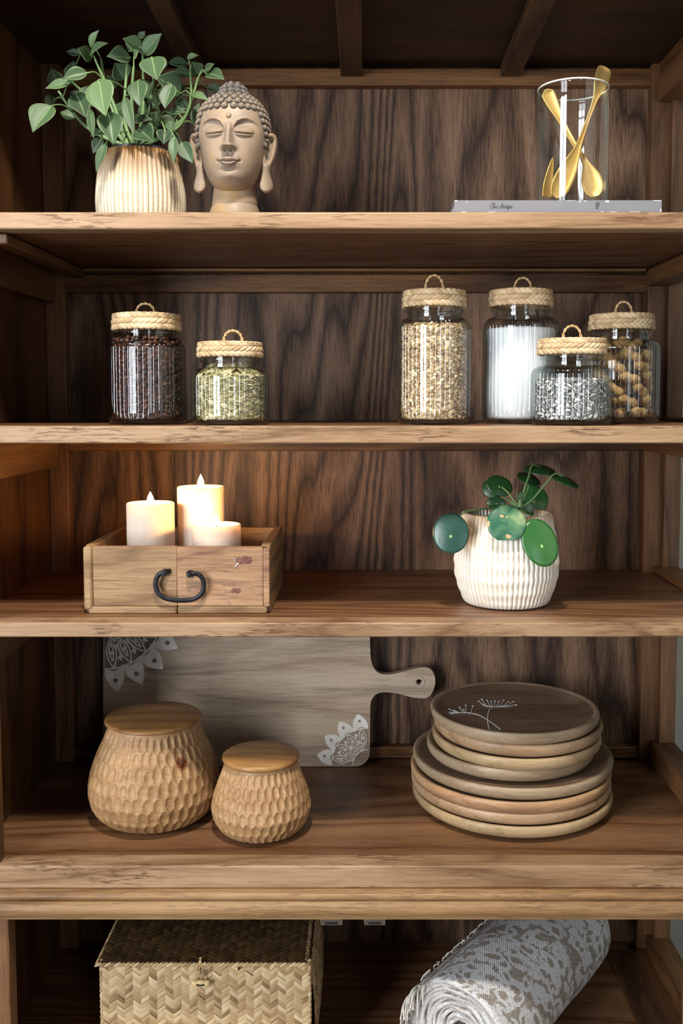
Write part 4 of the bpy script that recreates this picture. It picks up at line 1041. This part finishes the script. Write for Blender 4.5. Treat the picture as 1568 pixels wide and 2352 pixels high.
# board with a hanging hole: bridge polygon around the hole
hc = cz(1427, 238); hr = .0052
hole = [(hc[0]+hr*cos(a), hc[1]+hr*sin(a)) for a in [-2*pi*i/24 for i in range(25)]]
ri_ = max(range(len(out)), key=lambda i: out[i][0])
poly = out[:ri_+1]+hole+out[ri_:]
mb.prism(poly, 0, .016, bf); board = mb.build('board', M_board, brd, smooth=40)
M_white = plain('white_carved_paint', 'f0eae2', .7, nscale=60, c2='ddd5ca')
M_brownw = plain('brown_carved_ground', '75655a', .75, nscale=60, c2='857466')
gr = MB(); gr.tube([bf(hc[0]+.0095*cos(a), hc[1]+.0095*sin(a), -.0002) for a in [2*pi*i/40 for i in range(40)]], .0011, 6, closed=True); gr.build('hole_ring', plain('pale_ring', 'b9aa98', .6), brd)
def mandala(cx, cz_, Rr, a0, a1, n, groundmat):
    m = MB(); P = lambda r, a, y=-.0006: bf(cx+r*cos(a), cz_+r*sin(a), y)
    da = (a1-a0)/n; lw = Rr*.010
    # ground wedge
    g_ = MB(); pts = [(cx+Rr*.27*cos(a1+(a0-a1)*i/20), cz_+Rr*.27*sin(a1+(a0-a1)*i/20)) for i in range(21)]+[(cx+Rr*.72*cos(a0+(a1-a0)*i/40), cz_+Rr*.72*sin(a0+(a1-a0)*i/40)) for i in range(41)]
    g_.prism(pts, -.0003, .001, bf)
    for i in range(n):
        am = a0+(i+.5)*da
        # pointed outer petal, filled white, with a notch hole in the ground colour
        pet_ = []
        for j in range(13):
            u = j/12; aa = am-da*.5+da*u; rr = Rr*(.76+.24*(1-abs(2*u-1))**.62)
            pet_.append((cx+rr*cos(aa), cz_+rr*sin(aa)))
        for j in range(12, -1, -1):
            u = j/12; aa = am-da*.5+da*u; rr = Rr*(.68+.06*sin(pi*u)); pet_.append((cx+rr*cos(aa), cz_+rr*sin(aa)))
        m.prism(pet_, -.0012, .0006, bf)
        g_.lathe([(Rr*.030, 0), (Rr*.026, .0004), (0, .0005)], P(Rr*.855, am, -.0012), 12, axis=Matrix.Rotation(pi/2+lean*0, 3, 'X'))
        # leaf outlines
        for (ra, rb_, wd, off) in ((.36, .70, .36, 0), (.40, .62, .16, 0), (.28, .46, .42, .5), (.30, .40, .2, .5)):
            if off and i == n-1: continue
            ac = am+off*da
            for sd in (-1, 1):
                m.tube([P(Rr*(ra+(rb_-ra)*u), ac+sd*wd*da*sin(pi*u**.8)) for u in [q/12 for q in range(13)]], lw, 6)
        for (rr, d_, s_) in ((.52, 0, .028), (.60, .5, .03), (.47, .5, .022), (.36, .5, .016)):
            if d_ and i == n-1: continue
            m.lathe([(Rr*s_, 0), (Rr*s_*.7, .0008), (0, .001)], P(Rr*rr, am+d_*da, -.0003), 10, axis=Matrix.Rotation(pi/2, 3, 'X'))
        if i:
            ab = a0+i*da; m.tube([P(Rr*(.42+.22*u), ab+.10*da*sin(u*3)) for u in [q/6 for q in range(7)]], lw, 6)
    for rr in (.29, .705):
        m.tube([P(Rr*rr, a0+(a1-a0)*q/40) for q in range(41)], lw*1.2, 6)
    b = g_.build('carved_corner', groundmat, brd, smooth=40)
    m.build('white_carving', M_white, b, smooth=40)
kc = mpp(V((0, Yc, Z4+.1)))
mandala(X0+.003, Z1_-.003, 190*kc, -pi/2, 0, 5, M_brownw)
mandala(X1-.003, Z0+.003, 120*kc, pi/2, pi, 4, plain('bare_carved_ground', '9c8672', .7))

# ------------------------------------------------------------------ stacked plates
f = on(1173, 1919, Z4); kp = mpp(f+V((0, .15, 0)))
RL = 226.5*mpp(V((.2, f.y+.12, Z4+.02))); 
Ypl = f.y+RL*.80; RL = 226.5*mpp(V((.2, Ypl, Z4+.02))); Ypl = f.y+RL*.80
xpl = at(1173, 1840, Ypl).x; xps = at(1179, 1700, Ypl).x
RS = 191*mpp(V((.2, Ypl, Z4+.15)))
ztop = at(1179, 1686, Ypl-RS).z; gap = (ztop-Z4-.008)/8.0
def platem(i, a, b, c): return wood('plate_wood_%s' % i, a, b, c, 'X', 1.5, 5, .42, .35, '7a5a3c', .35, stretch=.2, bump=.12, pore=.15)
PM = {'tan': platem('tan', '7a6047', '9c7e5e', 'b8997b'), 'pink': platem('pink', '84614a', 'a9835f', 'c09c77'), 'grey': platem('grey', '6f5d49', '8f7a61', 'ab9579'), 'gold': platem('gold', '806a4b', 'a38a66', 'bb9f7b'), 'dark': platem('dark', '4e3d2f', '735b48', '937a64')}
def plate(label, Rp, x, y, z, mat, inner=None, tx=0, ty=0):
    fl = gap; rz = fl+.008; root = thing('wooden_plate', label, 'plate', (x, y, z), 'stacked wooden plates')
    P = [(0, 0), (Rp*.74, 0), (Rp*.82, .001), (Rp*.90, .004), (Rp*.955, .0078), (Rp*.985, .0125), (Rp*.997, .0175), (Rp, rz-.004), (Rp-.0012, rz-.001), (Rp-.0035, rz), (Rp-.006, rz-.0006), (Rp-.010, rz-.0025)]
    Q = [(Rp-.010, rz-.0025), (Rp-.017, fl+.0035), (Rp-.026, fl+.001), (Rp-.034, fl+.0002), (Rp*.5, fl), (0, fl)]
    a = MB().lathe(P, (0, 0, 0), 128); a.f.pop(); a.mi.pop()
    body = MB(); body.v = [V(p)+V((x, y, z)) for p in a.v]; body.f = a.f; body.mi = a.mi
    o = body.build('rim', mat, root, smooth=50)
    b = MB().lathe(Q, (x, y, z), 128); del b.f[-1:]; del b.mi[-1:]
    if len(b.f) and len(b.f[-1]) == 128: b.f.pop(); b.mi.pop()
    b.f = [q for q in b.f if len(q) <= 4]; b.mi = b.mi[:len(b.f)]
    b.build('inner_face', inner or mat, root, smooth=50)
    root.rotation_euler = (tx, ty, 0)
    return root
labs = [('large wooden plate with yellowish rim at the very bottom of the stack', 'gold', 0, 0), ('large pale wooden plate, second from the bottom of the stack', 'tan', -.002, .003), ('large pinkish wooden plate, third from the bottom of the stack', 'pink', -.003, -.001), ('large greyish wooden plate directly under the smaller plates', 'grey', .001, .004),
 ('small greyish wooden plate resting on the large plates', 'grey', -.006, .002), ('small golden wooden plate, third from the top of the stack', 'gold', .003, -.004), ('small pale wooden plate directly under the flower plate', 'tan', .006, .001), ('small dark faced wooden plate with white flower motif, topmost of the stack', 'grey', 0, 0)]
for i, (lb, mt, dx, dy) in enumerate(labs):
    big = i < 4; x = (xpl if big else xps)+dx; Rp = RL if big else RS
    last = plate(lb, Rp, x, Ypl+dy, Z4+gap*i, PM[mt], PM['dark'])
zf = Z4+gap*8+.0006; um = MB()
uq = lambda x, y: on(880+x*.4388, 1480+y*.4388, zf)
def ul(pts, r=.00095): um.tube(spline([uq(x, y) for x, y in pts], 6), (r, r*.6) and [(r, r*.7)]*(6*(len(pts)-1)+1), 6, flat=(1, 0, 0))
ul([(612, 444), (560, 405), (500, 370), (440, 358)]); ul([(556, 448), (546, 400), (552, 350), (575, 326)])
for (cx, cy, ends) in ((440, 358, [(320, 366), (310, 349), (345, 338), (372, 345), (400, 329), (432, 318), (470, 322), (340, 372), (420, 340)]), (575, 326, [(500, 296), (516, 286), (545, 292), (565, 298), (585, 296), (605, 298), (630, 292), (655, 300), (680, 300), (695, 316), (520, 312)])):
    for ex, ey in ends:
        mx, my = cx+(ex-cx)*.6, cy+(ey-cy)*.15; ul([(cx, cy), (mx, my), (ex, ey)], .0008)
        p = uq(ex, ey); um.lathe([(.0022, 0), (.0018, .0008), (0, .001)], p-V((0, 0, .0004)), 10)
mo = um.build('flower_motif', plain('white_motif_paint', 'e6e1da', .6), last, smooth=60)

# ------------------------------------------------------------------ woven basket
Yk = .055; kb = mpp(at(470, 2270, Yk))
xb0, xb1 = at(232, 2280, Yk).x, at(712, 2280, Yk).x; zl = at(470, 2213, Yk).z; Ye = Yk+.27
bas = thing('woven_basket', 'lidded straw basket with herringbone weave and toggle, bottom left', 'basket', ((xb0+xb1)/2, (Yk+Ye)/2, Z5))
t = NT('basket_strand'); gi = t.n('ShaderNodeNewGeometry'); cc = t.ramp(gi.outputs['Random Per Island'], [(0, '7c6040'), (.2, '9e8059'), (.7, 'b59a72'), (1, 'c9b18b')])
t.bump(t.noise(t.coord(), 250, 2), .25); M_bask = t.set(Base_Color=cc, Roughness=.55)
t = NT('dark_lid_strand'); gi = t.n('ShaderNodeNewGeometry'); cc = t.ramp(gi.outputs['Random Per Island'], [(0, '352513'), (.5, '46331c'), (1, '574124')])
M_bask2 = t.set(Base_Color=cc, Roughness=.5)
M_baskb = plain('basket_brown_core', '6b4d30', .8)  # plain darker brown of the core behind the strands
def weave(mb, o, u, v, Wd, Hd, cw=.0122, rh=.0076, th=.0016, bulge=None, slope=.82):
    o, u, v = V(o), V(u).normalized(), V(v).normalized(); nr = u.cross(v).normalized()
    nc = max(1, round(Wd/cw)); cw = Wd/nc
    for c_ in range(nc):
        sg = 1 if c_ % 2 else -1; rise = cw*slope*sg
        k_ = int((Hd+abs(rise))/rh)+2
        for r_ in range(-1, k_):
            zc = r_*rh + (0 if sg > 0 else abs(rise)) + R.uniform(-.0006, .0006)
            hw = rh*.52*R.uniform(.88, 1.05); vs = []
            for i in range(4):
                s_ = i/3; xx = c_*cw+cw*(s_*1.12-.06); zz = zc+rise*s_; b = th*(.35+.9*sin(pi*s_))
                for e in (-1, 0, 1):
                    q = min(max(zz+e*hw, 0), Hd); xq = min(max(xx, 0), Wd)
                    bb = bulge(xq/Wd, q/Hd) if bulge else 0
                    vs.append(o+u*xq+v*q+nr*(b*(1 if e == 0 else .45)+bb))
            if zz-hw > Hd or zz+hw < 0 and zc+hw < 0: continue
            fs = []
            for i in range(3):
                for e in range(2): a = i*3+e; fs.append((a, a+3, a+4, a+1))
            mb.add(vs, fs)
body = MB(); hb_ = zl-Z5
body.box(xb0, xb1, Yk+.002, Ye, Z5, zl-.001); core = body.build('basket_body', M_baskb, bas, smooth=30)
bu = lambda a, b: .010*sin(pi*a)*sin(pi*min(1, b*.95+.02))
wv = MB(); weave(wv, (xb0, Yk, Z5), (1, 0, 0), (0, 0, 1), xb1-xb0, hb_-.002); wv.build('front_weave', M_bask, core, smooth=60)
bu2 = lambda a, b: .012*sin(pi*b)*sin(pi*min(1, a*.9+.1))**.5
wv = MB(); weave(wv, (xb1, Yk, Z5), (0, 1, 0), (0, 0, 1), Ye-Yk, hb_-.002, bulge=bu2); wv.build('side_weave', M_bask, core, smooth=60)
wv = MB(); weave(wv, (xb0, Ye, Z5), (0, -1, 0), (0, 0, 1), Ye-Yk, hb_-.002); wv.build('side_weave', M_bask, core, smooth=60)
# corner wraps: rounded upright bundles
for xx in (xb0+.001, xb1-.001):
    cw_ = MB(); z = Z5
    while z < zl-.004:
        cw_.ell((xx, Yk+.002, z+.005), V((.0035, .001, 0)), V((-.0008, .0035, 0)), V((.001, -.001, .0075)), 8, 6); z += .0085
    cw_.build('corner_wrap', M_bask, core, smooth=60)
lidx0, lidx1 = at(219, 2210, Yk-.006).x, at(703, 2210, Yk-.006).x
lid = MB(); lid.box(lidx0+.003, lidx1, Yk-.004, Ye-.002, zl-.0005, zl+.004); ld = lid.build('lid', M_baskb, bas, smooth=30)
wv = MB(); weave(wv, (lidx0+.003, Yk-.004, zl+.004), (1, 0, 0), (0, 1, 0), lidx1-lidx0-.003, Ye-Yk, .0135, .0085); wv.build('lid_weave', M_bask2, ld, smooth=60)
eg = MB(); x = lidx0
while x < lidx1:
    eg.ell((x+.004, Yk-.005, zl+.0015), V((0, .0032, 0)), V((.0012, 0, .0030)), V((.0062, 0, .0022)), 8, 6); x += .0072
for xx, sg in ((lidx0+.002, 1), (lidx1, -1)):
    y = Yk-.003
    while y < Ye-.004:
        eg.ell((xx, y+.004, zl+.002), V((.0032, 0, 0)), V((0, .0012, .0030)), V((.0012*sg, .0062, .002)), 8, 6); y += .0078
eg.build('lid_edging', M_bask, ld, smooth=70)
tg = at(461, 2258, Yk-.009); to = MB(); hw = 21*kb
def togr(u): return .0046*(1-abs(u)**6*.35)
to.tube([(tg.x-hw+2*hw*i/16, tg.y, tg.z+.0004*sin(i)) for i in range(17)], [max(.0012, togr(i/8-1)*(1 if 0 < i < 16 else .6)) for i in range(17)], 12)
tgo = to.build('toggle', plain('bone_toggle', 'd9c08f', .4, nscale=60, c2='c4a56e'), bas, smooth=60)
hl = MB()
for dx in (-.0045, .0045): hl.lathe([(.0017, 0), (.0015, .0006), (0, .0007)], (tg.x+dx, tg.y-.0043, tg.z), 10, axis=Matrix.Rotation(pi/2, 3, 'X'))
hl.tube([(tg.x-.0045, tg.y-.005, tg.z), (tg.x, tg.y-.0062, tg.z), (tg.x+.0045, tg.y-.005, tg.z)], .0009, 6)
hl.build('toggle_cord', M_black, tgo)
rp = MB(); top_ = at(459, 2206, Yk-.006)
for i in range(3):
    a = 0
    rp.tube(spline([top_+V((R.uniform(-.002, .002), .003, .003)), top_+V((-.003+.003*i, -.002, -.006)), top_+V((-.006+.005*i, -.001, -.016)), V((tg.x-.006+.006*i, tg.y+.003, tg.z+.004))], 6), .0010, 6)
rp.build('hanging_cord', M_rope, bas, smooth=60)

# ------------------------------------------------------------------ rolled throw
Rr = .091
A0 = V((at(1050, 2300, .02).x, .020, Z5+Rr)); A1 = V((at(1298, 2150, .345).x, .335, Z5+Rr))
ax = (A1-A0).normalized(); Pq = V((ax.y, -ax.x, 0)); Lr = (A1-A0).length
thr = thing('rolled_throw', 'rolled grey and white patterned throw blanket with fringe, bottom right', 'throw', ((A0+A1)/2)-V((0, 0, Rr)))
turns = 11.5; nt = 780; nl = 46; vs = []; uv = []; fs = []; arc_ = 0; prev = None
th0 = .70  # where the loose edge ends, seen from the front end
for i in range(nt+1):
    u = i/nt; thta = th0-(1-u)*turns*2*pi; r_ = .014+(Rr-.0035-.014)*u**.86
    jj = .0035*sin(thta*2.3+u*9)+.0012*sin(thta*7)
    r_ += .0011*sin(thta*3+u*20)*(1-u)
    p = Pq*(-cos(thta)*r_)+V((0, 0, sin(thta)*r_*.985))
    if prev is not None: arc_ += (p-prev).length
    prev = p
    for j in range(nl+1):
        s_ = j/nl; ed = exp(-min(s_, 1-s_)*18)*.010*u
        off = (jj+.012*(1-u))*(1-s_) - (jj)*s_*.6
        rsc = 1-ed*3+.006*sin(s_*17+thta*2)*u
        vs.append(A0+ax*(s_*Lr+off)+p*rsc); uv.append((arc_, s_*Lr))
for i in range(nt):
    for j in range(nl): a = i*(nl+1)+j; fs.append((a, a+1, a+nl+2, a+nl+1))
t = NT('patterned_weave'); tc = t.n('ShaderNodeTexCoord'); uvv = tc.outputs['UV']
mp = t.n('ShaderNodeMapping'); t.l(uvv, mp.inputs[0]); mp.inputs['Scale'].default_value = (1, 1, 1)
vo = t.n('ShaderNodeTexVoronoi'); vo.inputs['Scale'].default_value = 46
nd = t.noise(mp.outputs[0], 26, 2, 1.2); vm = t.n('ShaderNodeVectorMath', operation='ADD'); cbn = t.n('ShaderNodeCombineXYZ'); t.l(t.math('MULTIPLY', nd, .06), cbn.inputs[0]); t.l(t.math('MULTIPLY', nd, .04), cbn.inputs[1])
t.l(mp.outputs[0], vm.inputs[0]); t.l(cbn.outputs[0], vm.inputs[1]); t.l(vm.outputs[0], vo.inputs['Vector'])
big = t.ramp(vo.outputs['Distance'], [(.27, (0, 0, 0, 1)), (.37, (1, 1, 1, 1)), (.64, (1, 1, 1, 1)), (.72, (.1, .1, .1, 1))])
sp = t.n('ShaderNodeSeparateXYZ'); t.l(mp.outputs[0], sp.inputs[0])
wv1 = t.math('SINE', t.math('MULTIPLY', t.math('ADD', sp.outputs[0], t.math('MULTIPLY', sp.outputs[1], .55)), 2*pi/.0034))
mp2 = t.n('ShaderNodeMapping'); t.l(uvv, mp2.inputs[0]); mp2.inputs['Scale'].default_value = (420, 160, 1); fine = t.noise(mp2.outputs[0], 1, 1)
fac = t.math('ADD', t.math('MULTIPLY', big, .62), t.math('ADD', t.math('MULTIPLY', wv1, .22), t.math('MULTIPLY_ADD', fine, 1.1, -.45)))
cc = t.ramp(fac, [(.2, '93897f'), (.40, 'a59b92'), (.52, 'c6c6c8'), (.8, 'dadadc')])
t.bump(t.math('ADD', wv1, fine), .35, .001); M_throw = t.set(Base_Color=cc, Roughness=.85, Specular_IOR_Level=.15)
M_fold = plain('woven_edge_yarn', 'b8b1aa', .85, nscale=300, c2='d2cec9', bump=.4)
o = MB().add(vs, fs, uv).build('blanket', [M_throw, M_fold], thr, smooth=80)
sm_ = o.modifiers.new('thickness', 'SOLIDIFY'); sm_.thickness = .0058; sm_.offset = 0; sm_.material_offset_rim = 1
fr_ = MB(); M_fr = plain('cream_fringe', 'd4cec4', .85, nscale=120, c2='c2bab0')
for i in range(210):   # fringe along the front end
    u = 1-R.random()**1.3*.13; thta = th0-(1-u)*turns*2*pi; r_ = .014+(Rr-.0035-.014)*u**.86
    if cos(thta) < .25 or sin(thta) > .85: continue
    p = A0+Pq*(-cos(thta)*r_)+V((0, 0, sin(thta)*r_))+ax*(.001); od = (Pq*(-cos(thta))+V((0, 0, sin(thta)))).normalized()
    l_ = R.uniform(.022, .048); w = V((R.uniform(-.2, .2), R.uniform(-.2, .2), R.uniform(-.5, -.1)))
    q1 = p-ax*l_*.4+od*l_*.06+w*l_*.15; q2 = p-ax*l_*.62-od*l_*.05+w*l_*.8+V((0, 0, -.25*l_))
    if q2.z < Z5+.003: q2.z = Z5+.003
    fr_.tube(spline([p, q1, q2], 4), .0009, 5)
thta = th0
for i in range(60):    # frayed loose edge
    s_ = R.random()*Lr; p = A0+ax*s_+Pq*(-cos(thta)*Rr)+V((0, 0, sin(thta)*Rr*.985))
    dn = (Pq*(sin(thta))+V((0, 0, cos(thta)))); od = (Pq*(-cos(thta))+V((0, 0, sin(thta))))
    l_ = R.uniform(.006, .02); fr_.tube(spline([p-dn*.002, p+dn*l_*.5+od*.003+ax*R.uniform(-.004, .004), p+dn*l_+od*R.uniform(0, .004)+ax*R.uniform(-.008, .004)], 4), .0008, 5)
fo = fr_.build('fringe', M_fr, thr, smooth=60); fo['kind'] = 'stuff'; fo['label'] = 'loose cream fringe threads'
